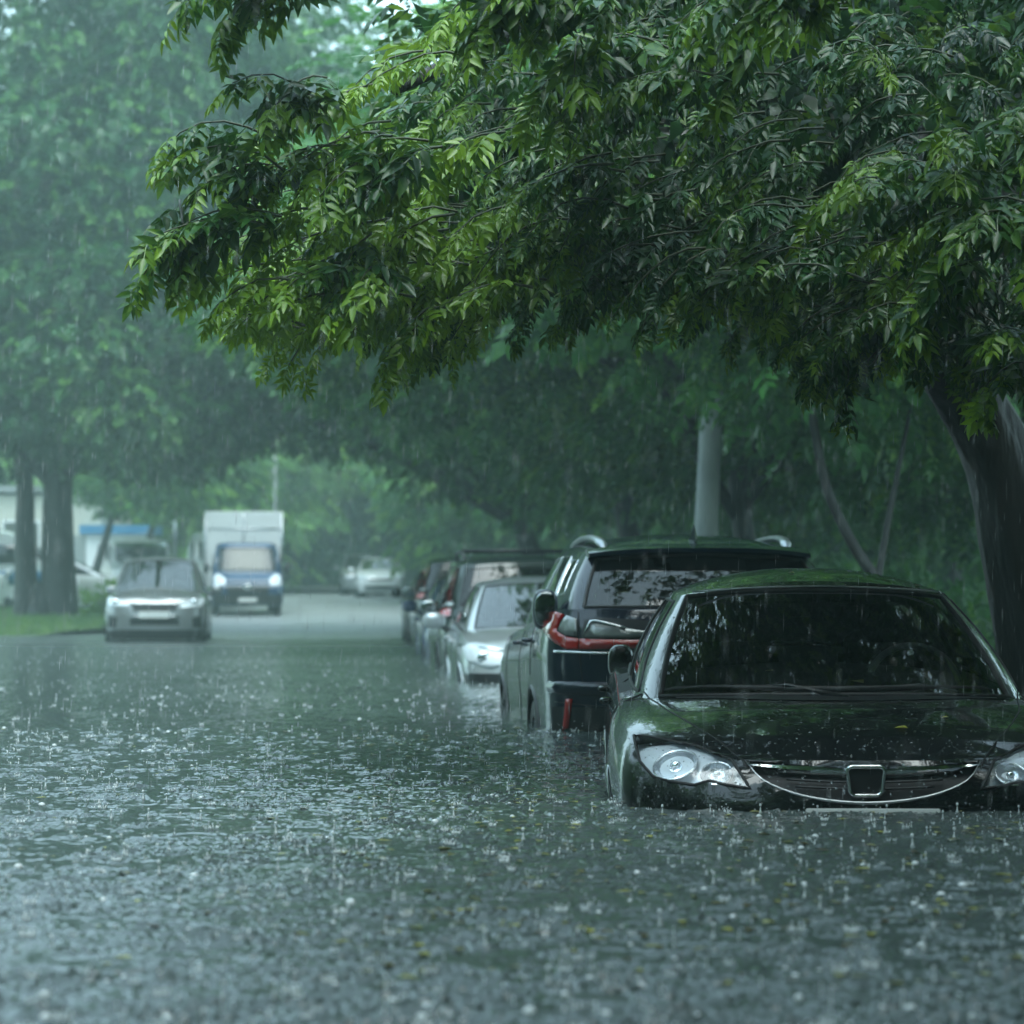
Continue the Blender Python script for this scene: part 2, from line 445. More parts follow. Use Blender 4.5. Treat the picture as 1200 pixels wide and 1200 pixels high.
def build_car(name, S, paintm, loc, rz, label, cat, group=None, detail=2):
    global bm_front
    L, W = S['L'], S['W']; hw = W / 2
    bm_front = -L / 2
    root = empty(name, loc, rz); tag(root, label, cat, group)
    n = S.get('n', 9)
    fbow = S.get('fbow', [0, .012, .06, .17, .38, .85]); rbow = S.get('rbow', [.75, .32, .13, .045, .01, 0])
    fx = S.get('fx', [0, .40, .70, .88, .965, 1.0]); rx = fx[::-1]
    zb = S.get('zb', .17); net = []
    for q, wf, fo, ro in S['levels']:
        row = []
        cols = [(fx[i], fo + fbow[i]) for i in range(6)] + [(1.0, L * .38), (1.0, L * .62)] + [(rx[i], L - ro - rbow[i]) for i in range(6)]
        for a, y in cols:
            zt = float(interp(S['shoulder'], np.array([y]))[0])
            row.append((a * wf * hw * (1 + (S.get('haunch', 0) if q > .5 and y > L * .7 and a == 1 else 0)), y - L / 2, zb + (zt - zb) * q))
        net.append(row)
    us = np.unique(np.concatenate([np.linspace(i, i + 1, (n if 4 <= i <= 8 else n // 2 + 2) + 1) for i in range(13)]))
    vs = np.unique(np.concatenate([np.linspace(i, i + 1, 5) for i in range(len(net) - 1)]))
    G = tensor(net, us, vs)                                    # band
    bm = bmesh.new()
    def grid(A, mi=0, flip=False):
        nv, nu = A.shape[:2]; vv = [[bm.verts.new(A[i, j]) for j in range(nu)] for i in range(nv)]; fs = []
        for i in range(nv - 1):
            for j in range(nu - 1):
                q = [vv[i][j], vv[i][j + 1], vv[i + 1][j + 1], vv[i + 1][j]]
                if flip: q = q[::-1]
                try: f = bm.faces.new(q); f.material_index = mi; fs.append(f)
                except ValueError: pass
        return fs
    mir = np.array([-1, 1, 1])
    grid(G); grid(G * mir, flip=True)
    top = G[-1]; p = S.get('crown', 2.2); vd = 1 - (1 - np.linspace(0, 1, 11)) ** 1.5
    zc = interp(S['deckc'], top[:, 1] + L / 2)
    D = np.zeros((len(vd), len(us), 3))
    for i, v in enumerate(vd):
        D[i, :, 0] = top[:, 0] * (1 - v); D[i, :, 1] = top[:, 1]
        D[i, :, 2] = top[:, 2] + (zc - top[:, 2]) * (1 - (1 - v) ** p)
    deck = grid(D) + grid(D * mir, flip=True)
    bmesh.ops.remove_doubles(bm, verts=bm.verts, dist=2e-4)
    bmesh.ops.dissolve_degenerate(bm, edges=bm.edges, dist=1e-5)
    bb = BVHTree.FromBMesh(bm)
    # greenhouse
    base = np.array(S['gh_base'], float); roof = np.array(S['gh_roof'], float)
    yb = base[:, 1] - L / 2; yr = roof[:, 1] - L / 2
    zbv = np.array([(hit(bb, 'top', base[j, 0], yb[j]) or Vector((0, 0, .9))).z for j in range(11)]) - .004
    rows = []
    for v in (0, .33, .66, 1.0):
        bu = 4 * v * (1 - v) * S.get('bulge', .02)
        rr = []
        for j in range(11):
            x = base[j, 0] + (roof[j, 0] - base[j, 0]) * v; y = yb[j] + (yr[j] - yb[j]) * v; z = zbv[j] + (roof[j, 2] - zbv[j]) * v
            sx = min(1, abs(base[j, 0]) / max(base[:, 0].max(), .01))
            x += bu * sx ** 3; y += -bu * (1 if j < 3 else (-1 if j > 7 else 0)) * (1 - sx ** 4)
            rr.append((x, y, z))
        rows.append(rr)
    br = sorted({b for g in S['glass'] for b in (g[1], g[2])} | set(range(11)))
    us2 = np.unique(np.concatenate([np.linspace(a, b, max(2, int((b - a) * 7) + 2)) for a, b in zip(br[:-1], br[1:])]))
    vb = sorted({b for g in S['glass'] for b in (g[3], g[4])} | {0, 1})
    vs2 = np.unique(np.concatenate([np.linspace(a, b, max(2, int((b - a) * 12) + 2)) for a, b in zip(vb[:-1], vb[1:])]))
    H = tensor(rows, us2, vs2 * 3)
    def isglass(i, j, side):
        u = (us2[j] + us2[j + 1]) / 2; v = (vs2[i] + vs2[i + 1]) / 2
        for k, g in enumerate(S['glass']):
            if g[1] < u < g[2] and g[3] < v < g[4]: return k
        return None
    for sd in (1, -1):
        A = H * (np.array([sd, 1, 1])); vv = [[bm.verts.new(A[i, j]) for j in range(len(us2))] for i in range(len(vs2))]
        for i in range(len(vs2) - 1):
            for j in range(len(us2) - 1):
                if isglass(i, j, sd) is not None: continue
                q = [vv[i][j], vv[i][j + 1], vv[i + 1][j + 1], vv[i + 1][j]]
                bm.faces.new(q if sd > 0 else q[::-1])
    rt = H[-1]; zr = interp(S['roofc'], rt[:, 1] + L / 2); vr = 1 - (1 - np.linspace(0, 1, 9)) ** 1.6
    Rf = np.zeros((len(vr), len(us2), 3))
    for i, v in enumerate(vr):
        Rf[i, :, 0] = rt[:, 0] * (1 - v); Rf[i, :, 1] = rt[:, 1]
        Rf[i, :, 2] = rt[:, 2] + (zr - rt[:, 2]) * (1 - (1 - v) ** 2.4)
    grid(Rf); grid(Rf * mir, flip=True)
    bmesh.ops.remove_doubles(bm, verts=bm.verts, dist=2e-4)
    bmesh.ops.dissolve_degenerate(bm, edges=bm.edges, dist=1e-5)
    # deck under the cabin becomes the interior shelf
    ring = [(base[j, 0] * .985, yb[j] + (.03 if j < 3 else (-.03 if j > 7 else 0))) for j in range(11)]
    ring = ring + [(-x, y) for x, y in ring[::-1][1:-1]]
    for f in bm.faces:
        c = f.calc_center_median()
        if f.normal.z > .5 and c.z < zbv.max() + .02 + .05 and inpoly(c.x, c.y, ring):
            hz = hit(bb, 'top', c.x, c.y)
            if hz is not None and abs(hz.z - c.z) < .01: f.material_index = 1
    bmesh.ops.recalc_face_normals(bm, faces=bm.faces)
    if sum(f.normal.z for f in bm.faces if f.calc_center_median().z > S['H'] - .1) < 0: bmesh.ops.reverse_faces(bm, faces=bm.faces)
    bvh = BVHTree.FromBMesh(bm)
    for fr, poly in S.get('cuts', []): cutout(bm, fr, poly)
    # wheel arches
    wr_, ar = S.get('wr', .32), S.get('ar', .365)
    for wy in S['wy']:
        cy = wy - L / 2; kill = []
        for f in bm.faces:
            c = f.calc_center_median()
            if abs(c.x) > hw * .6 and c.z < .95 and math.hypot(c.y - cy, c.z - wr_) < ar: kill.append(f)
        vset = {v for f in kill for v in f.verts}; bmesh.ops.delete(bm, geom=kill, context='FACES')
        for v in vset:
            if v.is_valid and v.link_faces:
                d = math.hypot(v.co.y - cy, v.co.z - wr_)
                if abs(d - ar) < .07: v.co.y = cy + (v.co.y - cy) * ar / d; v.co.z = wr_ + (v.co.z - wr_) * ar / d
    body = from_bm('body', bm, [paintm, M['interior']], root, auto=50)
    for wy in S['wy']:
        cy = wy - L / 2
        for sd in ('left', 'right'):
            s = -1 if sd == 'left' else 1
            P = [(cy + math.cos(a) * ar, wr_ + math.sin(a) * ar) for a in np.linspace(-.35, math.pi + .35, 30)]
            T = trim(bvh, sd, P, -.002)
            if len(T) > 3: MB().tube(T, .013, 6).build('wheel_arch_lip', M['plastic'] if S.get('clad') else paintm, body)
            MB().lathe([(ar + .02, s * (hw - .03)), (ar + .02, s * (hw - .38)), (.001, s * (hw - .38))], (0, cy, wr_), 'X', 24).build('wheel_well', M['void'], body)
    for wy in S['wy']:
        for s in (-1, 1):
            make_wheel(root, s * (hw - .125), wy - L / 2, wr_, .21)
    # glass
    for k, g in enumerate(S['glass']):
        ju = [j for j in range(len(us2)) if g[1] - 1e-6 <= us2[j] <= g[2] + 1e-6]; iv = [i for i in range(len(vs2)) if g[3] - 1e-6 <= vs2[i] <= g[4] + 1e-6]
        A = H[np.ix_(iv, ju)]
        cen = A.reshape(-1, 3).mean(0)
        def sheet(A, nm, flip, closed_sides):
            nv, nu = A.shape[:2]
            F = [(i * nu + j, i * nu + j + 1, (i + 1) * nu + j + 1, (i + 1) * nu + j) for i in range(nv - 1) for j in range(nu - 1)]
            if flip: F = [f[::-1] for f in F]
            o = obj(nm, A.reshape(-1, 3), F, M[g[5]], root)
            b = list(A[0]) + list(A[1:, -1]) + list(A[-1][::-1][1:]) + list(A[1:-1, 0][::-1])
            MB().tube(b, g[6] if len(g) > 6 else .007, 6, close=True).build('window_seal', M[g[7]] if len(g) > 7 else M['rubber'], o)
            return o
        ins = np.array([0, 0, -.003])
        if g[1] <= 0 or g[2] >= 10:                            # spans the centre line
            B = np.concatenate([(A * mir)[:, ::-1][:, :-1], A], axis=1) if g[1] <= 0 else np.concatenate([A, (A * mir)[:, ::-1][:, 1:]], axis=1)
            sheet(B + ins, g[0], False, True)
        else:
            sheet(A + np.array([-.003, 0, 0]), g[0], False, True); sheet(A * mir + np.array([.003, 0, 0]), g[0], True, True)
    # seats, dashboard, steering wheel
    zs = float(zbv[4]); yc = base[0, 1] - L / 2; seat = MB()
    if detail:
        y1 = yc + S.get('seat', 1.35)
        for s in (-1, 1):
            q = MB().box((s * .36, y1, zs + .02), (.46, .14, .34), bev=.05, rx=-.18).build('front_seat', M['interior'], root)
            MB().ell((s * .36, y1 + .05, zs + .27), (.13, .055, .10), sq=.8).build('headrest', M['interior'], q)
        q = MB().box((0, y1 + .92, zs - .03), (1.15, .14, .22), bev=.05).build('rear_seat', M['interior'], root)
        for s in (-1, 1): MB().ell((s * .36, y1 + .95, zs + .16), (.12, .05, .08), sq=.8).build('headrest', M['interior'], q)
        st = MB(); c = Vector((S.get('steer', .36), yc + .66, zs + .02)); rot = Matrix.Rotation(R(-22), 3, 'X')
        st.tube([c + rot @ Vector((math.cos(a) * .185, 0, math.sin(a) * .185)) for a in np.linspace(0, 2 * math.pi, 28, endpoint=False)], .014, 8, close=True)
        st.ell(c + Vector((0, -.01, 0)), (.07, .03, .06))
        for a in (0, math.pi, -math.pi / 2): st.tube([c, c + rot @ Vector((math.cos(a) * .18, 0, math.sin(a) * .18))], .014, 6)
        st.build('steering_wheel', M['wheelrim'], root)
        mm = MB(); zroof = float(interp(S['roofc'], np.array([roof[0, 1] + .05]))[0])
        mm.box((0, roof[0, 1] - L / 2 + .02, zroof - .11), (.22, .03, .06), bev=.012); mm.tube([(0, roof[0, 1] - L / 2 + .03, zroof - .1), (0, roof[0, 1] - L / 2 + .03, zroof - .02)], .01, 6)
        mm.build('rear_view_mirror', M['plastic'], root)
    # side mirrors, shut lines, handles
    if 'mirror' in S:
        for s in (-1, 1): make_mirror(root, S, s, S.get('mirror_mat', paintm))
    for fr, P in S.get('lines', []):
        for sg in ((1, -1) if fr in ('top', 'front', 'rear') else (1,)):
            T = trim(bvh, fr, [(a * sg, b) for a, b in P], 0)
            if len(T) > 1: MB().tube(T, S.get('line_r', .0035), 5).build('panel_gap', M['void'], body)
    for sd in ('left', 'right'):
        for ys, z0, z1 in S.get('doors', []):
            T = trim(bvh, sd, [(ys - L / 2, z) for z in np.linspace(z0, z1, 14)], 0)
            if len(T) > 1: MB().tube(T, .0035, 5).build('panel_gap', M['void'], body)
    for sd in ('left', 'right'):
        s = -1 if sd == 'left' else 1
        for ys, z in S.get('handles', []):
            h = hit(bvh, sd, ys - L / 2, z, 0)
            if h is None: continue
            MB().tube([h + Vector((s * .0, -.09, 0)), h + Vector((s * .032, -.07, 0)), h + Vector((s * .036, .06, 0)), h + Vector((s * .0, .09, 0))], [.012, .014, .014, .012], 8).build('door_handle', S.get('handle_mat', paintm), root)
    return root, body, bvh

def densify(P, k=8, close=False):
    P = list(P) + ([P[0]] if close else [])
    U = np.linspace(0, len(P) - 1, (len(P) - 1) * k + 1)
    return [tuple(v) for v in cr(np.array(P, float), U)]

def lamp(root, bvh, fr, poly, case, bowls=(), rim_r=.006, depth=.035, lens='lens', mirrorx=1, name='headlight', step=.018, rim_m='void'):
    poly = [(a * mirrorx, b) for a, b in poly]
    V, F = patch(bvh, fr, poly, .0, step, depth=depth)
    # side walls from the case out to the lens
    h = obj(name, V, F, M[case], root)
    Pb = respoly(poly, step); n = len(Pb)
    outer = trim(bvh, fr, Pb, 0.0)
    if len(outer) == n:
        obj('lamp_surround', outer + V[:n], [(i, (i + 1) % n, n + (i + 1) % n, n + i) for i in range(n)], M[case], h)
    for (a, b, r, kind) in bowls:
        c = hit(bvh, fr, a * mirrorx, b, 0)
        if c is None: continue
        d = FR[fr][1]; s = 1 if d.y > 0 else -1
        nrm = bvh.find_nearest(c)[1]; nrm = -nrm if nrm.dot(d) > 0 else nrm
        rot = Vector((0, -s, 0)).rotation_difference(nrm).to_matrix(); c = c - nrm * .012
        def turned(mb):
            mb.V = [tuple(c + rot @ (Vector(v) - c)) for v in mb.V]; return mb
        m = MB()
        m.lathe([(r, 0), (r * .97, s * -.006), (r * .93, 0), (r * .8, s * r * .24), (r * .5, s * r * .42), (.001, s * r * .48)], c, 'Y', 28)
        turned(m).build('reflector_bowl', M['reflector'], h)
        m = MB(); m.ell(c - nrm * (r * .15), (r * .30, r * .18, r * .30)); m.build('bulb', M['bulb'], h)
        ring = MB(); ring.tube([c + rot @ Vector((math.cos(a) * r, 0, math.sin(a) * r)) for a in np.linspace(0, 2 * math.pi, 28, endpoint=False)], .0035, 6, close=True); ring.build('bowl_ring', M['chrome'], h)
    V, F = patch(bvh, fr, poly, .002, step)
    obj('lens', V, F, M[lens], h)
    if rim_r: MB().tube(trim(bvh, fr, Pb, 0.001), rim_r, 6, close=True).build('lamp_seal', M[rim_m], h)
    return h

# ---- the black saloon in front
LV = [(0, .90, .12, .10), (.25, .965, .035, .03), (.5, .985, 0, 0), (.72, 1.0, .01, .01), (.9, .985, .05, .03), (1, .94, .12, .06)]
def sedan_spec():
    L = 4.54
    S = dict(L=L, W=1.775, H=1.435, levels=LV, n=16,
             shoulder=[(0, .725), (.12, .735), (.30, .765), (.6, .83), (1.0, .865), (1.6, .895), (2.6, .93), (3.6, .97), (4.2, 1.0), (4.54, .99)],
             deckc=[(0, .725), (.12, .728), (.35, .81), (.7, .88), (1.05, .93), (1.6, 1.0), (3.5, 1.04), (4.1, 1.07), (4.48, 1.03), (4.54, .99)], crown=2.6,
             gh_base=[(0, 1.0), (.40, 1.04), (.66, 1.20), (.765, 1.45), (.79, 2.0), (.79, 2.55), (.785, 3.1), (.76, 3.6), (.66, 3.86), (.4, 3.95), (0, 3.98)],
             gh_roof=[(0, 2.10, 1.345), (.33, 2.12, 1.338), (.525, 2.20, 1.318), (.575, 2.34, 1.32), (.59, 2.55, 1.33), (.59, 2.85, 1.33), (.585, 3.1, 1.315), (.56, 3.28, 1.29), (.48, 3.36, 1.275), (.3, 3.40, 1.285), (0, 3.42, 1.30)],
             roofc=[(2.05, 1.342), (2.2, 1.375), (2.45, 1.415), (2.8, 1.437), (3.1, 1.41), (3.42, 1.30)],
             glass=[('windshield', 0, 2.12, .035, .985, 'glass', .012), ('side_window', 3.0, 4.9, .06, .92, 'glass', .008, 'rubber'), ('side_window', 5.05, 6.7, .06, .92, 'glass', .008), ('rear_window', 8.1, 10, .06, .95, 'dark_glass')],
             bulge=.03, wy=(.86, 3.56), wr=.315, ar=.355, mirror=(.775, 1.54, .99), mirror_size=1.0, mirror_shape=(.035, .064, .087), seat=1.5, steer=.36,
             doors=[(1.42, .4, .92), (2.5, .4, .95), (3.45, .7, .98)], handles=[(2.3, .86), (3.25, .88)])
    S['gh_base'] = [(x, y) for x, y in S['gh_base']]
    # bonnet edge from the windscreen corner down to the grille
    S['lines'] = [('top', densify([(.74, 1.42 - L / 2), (.70, 1.15 - L / 2), (.655, .85 - L / 2), (.56, .5 - L / 2), (.44, .2 - L / 2), (.405, .10 - L / 2)], 6))]
    return S
WLS = .565
M['bead'] = simple('water_bead', (.55, .60, .62), .05, 0, IOR=1.33, Transmission_Weight=.8)
def sv_hit(bvh, o, d):
    loc, nrm, i, dist = bvh.ray_cast(o, d)
    if loc is None: return None
    return loc, (-nrm if nrm.dot(d) > 0 else nrm)
def build_sedan():
    S = sedan_spec(); L = S['L']
    s1 = 3100 / 9.12
    def fp(px, py, k=1.0): return ((px - 1015) / (s1 * k), .73 + WLS - (py - 703) / (s1 * k))
    grille = [fp(*p) for p in [(876, 894), (915, 896), (1015, 903), (1115, 897), (1154, 894)]]
    low = densify([fp(*p) for p in [(1154, 894), (1135, 915), (1100, 930), (1060, 938), (1015, 941), (970, 938), (930, 930), (895, 915), (876, 894)]], 3)
    G = densify(grille, 3)[:-1] + low[:-1]
    hl = [fp(752, 866, .975), fp(763, 867, .98), fp(817, 879), fp(860, 894), fp(880, 925), fp(850, 921), fp(832, 917), fp(815, 922), fp(790, 919), fp(771, 911, .985), fp(758, 893, .975)]
    hl = [(a, b) for a, b in respoly(hl, .03)]
    S['cuts'] = [('front', G), ('front', hl), ('front', [(-a, b) for a, b in hl])]
    root, body, bvh = build_car('black_sedan', S, M['black_paint'], (0, 0, 0), 0,
        'black saloon car facing the camera, flooded up to its chrome-barred grille', 'car', 'cars parked in the flooded kerbside row')
    rc = Vector((1.22, 9.12, -WLS)); hd = math.atan(.032)
    root.location = rc + Vector((math.sin(hd), math.cos(hd), 0)) * L / 2; root.rotation_euler = (0, 0, -hd)
    # grille: dark recess, thin rim, chrome bar, empty badge frame
    V, F = patch(bvh, 'front', G, 0, .03, depth=.05)
    g = obj('grille', V, F, M['void'], root)
    Gb = respoly(G, .02); n = len(Gb); V0, F0 = patch(bvh, 'front', G, 0, .02, depth=.05); o = trim(bvh, 'front', Gb, 0)
    if len(o) == n: obj('grille_surround', o + V0[:n], [(i, (i + 1) % n, n + (i + 1) % n, n + i) for i in range(n)], M['black_paint'], g)
    MB().tube(trim(bvh, 'front', [(a, b) for a, b in low], .0), [.002 + .004 * math.sin(math.pi * i / (len(low) - 1)) for i in range(len(low))], 7).build('grille_rim', M['alloy'], g)
    for q in range(3):
        P = [(x, .685 - q * .022 + .02 * (x / .4) ** 2) for x in np.linspace(-.30 + q * .03, .30 - q * .03, 21)]
        T = [h + Vector((0, .03, 0)) for h in trim(bvh, 'front', P)]
        MB().tube(T, .004, 5).build('grille_slat', M['plastic'], g)
    bar = MB(); top_ = []
    V = []; F = []; xs = np.linspace(-.405, .405, 61)
    for x in xs:
        k = abs(x) / .405; zt = .716 + .008 * k; th = (.034 if abs(x) > .06 else .036) * (1 - k ** 3) * (1 if k > .2 else 1) + .004
        h = hit(bvh, 'front', x, zt, 0); y = h.y if h is not None else -L / 2
        for (dy, dz) in ((.012, 0), (-.006, -.1 * th), (-.010, -.5 * th), (-.002, -th), (.02, -th)):
            V.append((x, y + dy, zt + dz))
    for i in range(60):
        for j in range(4): F.append((i * 5 + j, i * 5 + j + 1, (i + 1) * 5 + j + 1, (i + 1) * 5 + j))
    bo = obj('grille_bar', V, F, M['chrome'], g); bo.data.set_sharp_from_angle(angle=R(40))
    cz = .669; h = hit(bvh, 'front', 0, cz, 0); fy = h.y - .018
    ro = smooth_rect(.060, .050, .02, .006); P = [(x, fy + (.0 if z > 0 else .004), cz + z) for x, z in ro]
    MB().tube(P, .0075, 8, close=True).build('badge_frame', M['chrome'], g)
    bk = smooth_rect(.056, .046, .018, .005); m = MB(); nb = len(bk)
    m.add([(x, fy + .006, cz + z) for x, z in bk] + [(x, fy + .03, cz + z) for x, z in bk], [tuple(range(nb))] + [(i, (i + 1) % nb, nb + (i + 1) % nb, nb + i) for i in range(nb)])
    m.build('badge_back', M['void'], g, smooth=False)
    # headlights
    for s in (1, -1):
        lamp(root, bvh, 'front', [(-a, b) for a, b in hl], 'lampcase', [(.655, .724, .080, 'b'), (.512, .698, .056, 'p')], .006, .05, mirrorx=s)
    # number plate at the waterline
    h = hit(bvh, 'front', 0, .56, 0); yb = h.y - .012
    m = MB(); m.box((.02, yb, .522), (.46, .012, .112), bev=.003); pl = m.build('number_plate', M['plate'], root, smooth=False)
    m = MB()
    for i, x in enumerate((.135, .165, .19, .215)):
        m.tube([(x + math.cos(a) * .009, yb - .007, .556 + math.sin(a) * .009) for a in np.linspace(0, math.pi, 9)], .0025, 4)
    m.build('plate_letters', M['plate_ink'], pl)
    # bonnet leading edge line, bumper joint
    T = trim(bvh, 'front', [(x, .727 + .0 * abs(x)) for x in np.linspace(-.40, .40, 41)], 0)
    # wipers + cowl
    cw = MB(); P = []
    for s in (-1, 1): pass
    cy = [(x, (1.0 + .26 * (abs(x) / .66) ** 2.2) - L / 2 - .045) for x in np.linspace(-.62, .62, 41)]
    V = []; F = []
    for x, y in cy:
        h0 = hit(bvh, 'top', x, y - .03, .003); h1 = hit(bvh, 'top', x, y + .05, .006)
        V += [h0, h1]
    for i in range(40): F.append((2 * i, 2 * i + 2, 2 * i + 3, 2 * i + 1))
    obj('cowl_panel', V, F, M['plastic'], root)
    for (x0, x1, yo) in ((-.66, .08, 0), (-.20, .62, 0)):
        T = []
        for i, t in enumerate(np.linspace(0, 1, 16)):
            x = x0 + (x1 - x0) * t; y = (1.0 + .26 * (abs(x) / .66) ** 2.2) - L / 2 + .045 + .03 * math.sin(math.pi * t)
            h = hit(bvh, 'top', x, y, .02)
            T.append(h if h is not None else T[-1])
        w = MB().tube(T, [.004] + [.009] * 14 + [.003], 6, flat=1.6).build('wiper', M['rubber'], root)
        e = Vector(T[-2]); s_ = Vector(T[5])
        MB().tube([s_, (s_ + e) / 2 + Vector((0, -.02, .015)), e + Vector((0, -.06, -.03))], [.005, .009, .013], 6).build('wiper_arm', M['plastic'], w)
    # beads of rain standing on the paint and glass
    g = np.random.default_rng(77); T = MB().ell((0, 0, 0), (1, 1, .55), 0, 6, 4); TV = np.array([tuple(v) for v in T.V]); bead = MB()
    for i in range(2600):
        if i < 1900: h = sv_hit(bvh, Vector((g.uniform(-.85, .85), g.uniform(-L / 2, -L / 2 + 3.0), 9)), Vector((0, 0, -1)))
        else: h = sv_hit(bvh, Vector((g.uniform(-.85, .85), -9, g.uniform(.56, .80))), Vector((0, 1, 0)))
        if h is None: continue
        p, nn = h; q = nn.to_track_quat('Z', 'Y').to_matrix(); r = .0016 + .0034 * g.random() ** 2.5
        bead.add([p + q @ Vector(v * r) for v in TV], T.F)
    b_ = bead.build('rain_beads', M['bead'], root); b_['kind'] = 'stuff'
    # side indicator in the corner of the headlight is part of the case; bright moulding along the roof header
    T = [Vector((x, 2.085 - L / 2 + .03 * (x / .5) ** 2, 1.352 - .022 * (x / .5) ** 2)) for x in np.linspace(-.52, .52, 31)]
    MB().tube(T, .0045, 6).build('header_moulding', M['alloy'], root)
    for s in (-1, 1):
        pts = [(s * (x + .012), y - L / 2, z + .012) for x, y, z in ((.60, 2.30, 1.335), (.61, 2.6, 1.345), (.605, 2.9, 1.338), (.59, 3.2, 1.30))]
    return root, bvh
def smooth_rect(a, b, r, taper=0):
    out = []
    for sx, sz, a0 in ((1, 1, 0), (-1, 1, 90), (-1, -1, 180), (1, -1, 270)):
        for k in range(6):
            t = R(a0 + k * 18); z = sz * (b - r) + math.sin(t) * r
            out.append(((sx * (a - r) + math.cos(t) * r) + (sx * taper * (z / b)), z))
    return out

# ---- the navy crossover seen from behind
WLV = .56
LVS = [(0, .93, .08, .12), (.22, .97, .02, .03), (.5, .985, 0, 0), (.70, 1.0, .01, .02), (.88, .985, .04, .05), (1, .95, .10, .10)]
def build_suv():
    L = 4.80
    S = dict(L=L, W=1.885, H=1.69, levels=LVS, n=16, zb=.22,
             shoulder=[(0, .86), (.3, .93), (1.0, 1.03), (2.0, 1.09), (3.0, 1.13), (3.8, 1.19), (4.4, 1.235), (4.8, 1.23)],
             deckc=[(0, .86), (.3, .97), (1.1, 1.10), (2.0, 1.13), (3.8, 1.21), (4.5, 1.25), (4.8, 1.23)],
             fx=[0, .40, .70, .88, .965, 1.0], rbow=[.85, .40, .20, .085, .02, 0],
             gh_base=[(0, 1.15), (.45, 1.20), (.72, 1.36), (.84, 1.6), (.855, 2.2), (.855, 2.95), (.84, 3.7), (.80, 4.28), (.725, 4.53), (.42, 4.63), (0, 4.655)],
             gh_roof=[(0, 2.0, 1.60), (.36, 2.02, 1.595), (.57, 2.12, 1.575), (.645, 2.3, 1.575), (.665, 2.7, 1.595), (.665, 3.1, 1.60), (.66, 3.5, 1.59), (.64, 3.95, 1.565), (.595, 4.12, 1.553), (.34, 4.20, 1.568), (0, 4.22, 1.582)],
             roofc=[(2.0, 1.60), (2.3, 1.66), (2.8, 1.69), (3.4, 1.685), (3.9, 1.65), (4.22, 1.582)],
             glass=[('windshield', 0, 2.1, .04, .97, 'glass'), ('side_window', 3.0, 4.85, .06, .90, 'dark_glass', .006, 'chrome'), ('side_window', 5.0, 6.15, .06, .90, 'dark_glass', .006, 'chrome'),
                    ('quarter_window', 6.3, 6.85, .30, .86, 'dark_glass', .006, 'chrome'), ('rear_window', 8.12, 10, .05, .90, 'dark_glass', .012)],
             bulge=.02, wy=(.95, 3.74), wr=.365, ar=.415, mirror=(.83, 1.75, 1.235), mirror_size=1.12, mirror_shape=(.05, .068, .105), seat=1.5, haunch=.0, clad=True,
             doors=[(1.5, .5, 1.06), (2.75, .5, 1.1), (3.75, .85, 1.14)], handles=[(2.55, 1.02), (3.55, 1.05)])
    z = lambda py: .73 + WLV - (py - 703) / 212.0
    # lamp outlines in the plane seen from behind (left side: negative x as the camera sees it)
    claw = [(.895, 1.205), (.845, 1.222), (.80, 1.205), (.825, 1.165), (.845, 1.115), (.80, 1.085), (.735, 1.075), (.735, 1.015), (.80, 1.015), (.86, 1.05), (.905, 1.11)]
    clear = [(.79, 1.200), (.738, 1.180), (.738, 1.085), (.80, 1.092), (.835, 1.118), (.815, 1.165)]
    claw2 = [(.728, 1.072), (.45, 1.065), (.25, 1.07), (.25, 1.045), (.45, 1.02), (.728, 1.013)]
    clear2 = [(.70, 1.10), (.665, 1.165), (.635, 1.168), (.48, 1.13), (.30, 1.105), (.30, 1.085), (.50, 1.08), (.70, 1.082)]
    S['lines'] = [('rear', densify([(.731, 1.24), (.731, 1.10), (.731, .98), (.72, .86), (.70, .79), (.60, .77), (.3, .765), (0, .765)], 6)),
                  ('rear', densify([(.86, .72), (.6, .70), (.3, .69), (0, .69)], 6))]
    S['lines'] = S['lines'][:2]
    root, body, bvh = build_car('navy_crossover', S, M['navy_paint'], (0, 0, 0), 0,
        'dark navy crossover seen from behind with red claw-shaped tail lamps and silver roof rails', 'car', 'cars parked in the flooded kerbside row')
    hd = math.atan(-.0645); rc = Vector((1.115, 14.6, -WLV))
    root.location = rc + Vector((math.sin(hd), math.cos(hd), 0)) * L / 2; root.rotation_euler = (0, 0, math.pi - hd)
    for s in (1, -1):
        P = [(a * s, b) for a, b in claw]
        V, F = patch(bvh, 'rear', P, .006, .025, thick=.03); t = obj('tail_light', V, F, M['red_lens'], root)
        V, F = patch(bvh, 'rear', [(a * s, b) for a, b in clear], .010, .025, thick=.02); obj('clear_section', V, F, M['clear_lens'], t)
        V, F = patch(bvh, 'rear', [(a * s, b) for a, b in claw2], .012, .03, thick=.03); t2 = obj('tail_light', V, F, M['red_lens'], root)
        V, F = patch(bvh, 'rear', [(a * s, b) for a, b in clear2], .012, .03, thick=.02); c2 = obj('clear_section', V, F, M['clear_lens'], t2)
        MB().tube(trim(bvh, 'rear', respoly([(a * s, b) for a, b in clear2[:4]], .03)[:-6], .016), .007, 6).build('lamp_trim', M['chrome'], t2)
        V, F = patch(bvh, 'rear', [(a * s, b) for a, b in [(.80, .74), (.765, .74), (.785, .58), (.815, .56)]], .012, .03, thick=.02); obj('rear_reflector', V, F, M['red_lens'], root)
    # dark panel round the lamps, chrome strip, bumper shelf, dark cladding
    V, F = patch(bvh, 'rear', [(-.72, 1.10), (-.70, 1.175), (-.62, 1.19), (0, 1.15), (.62, 1.19), (.70, 1.175), (.72, 1.10), (.72, 1.01), (0, .99), (-.72, 1.01)], .005, .04); obj('lamp_band', V, F, M['plastic'], root)
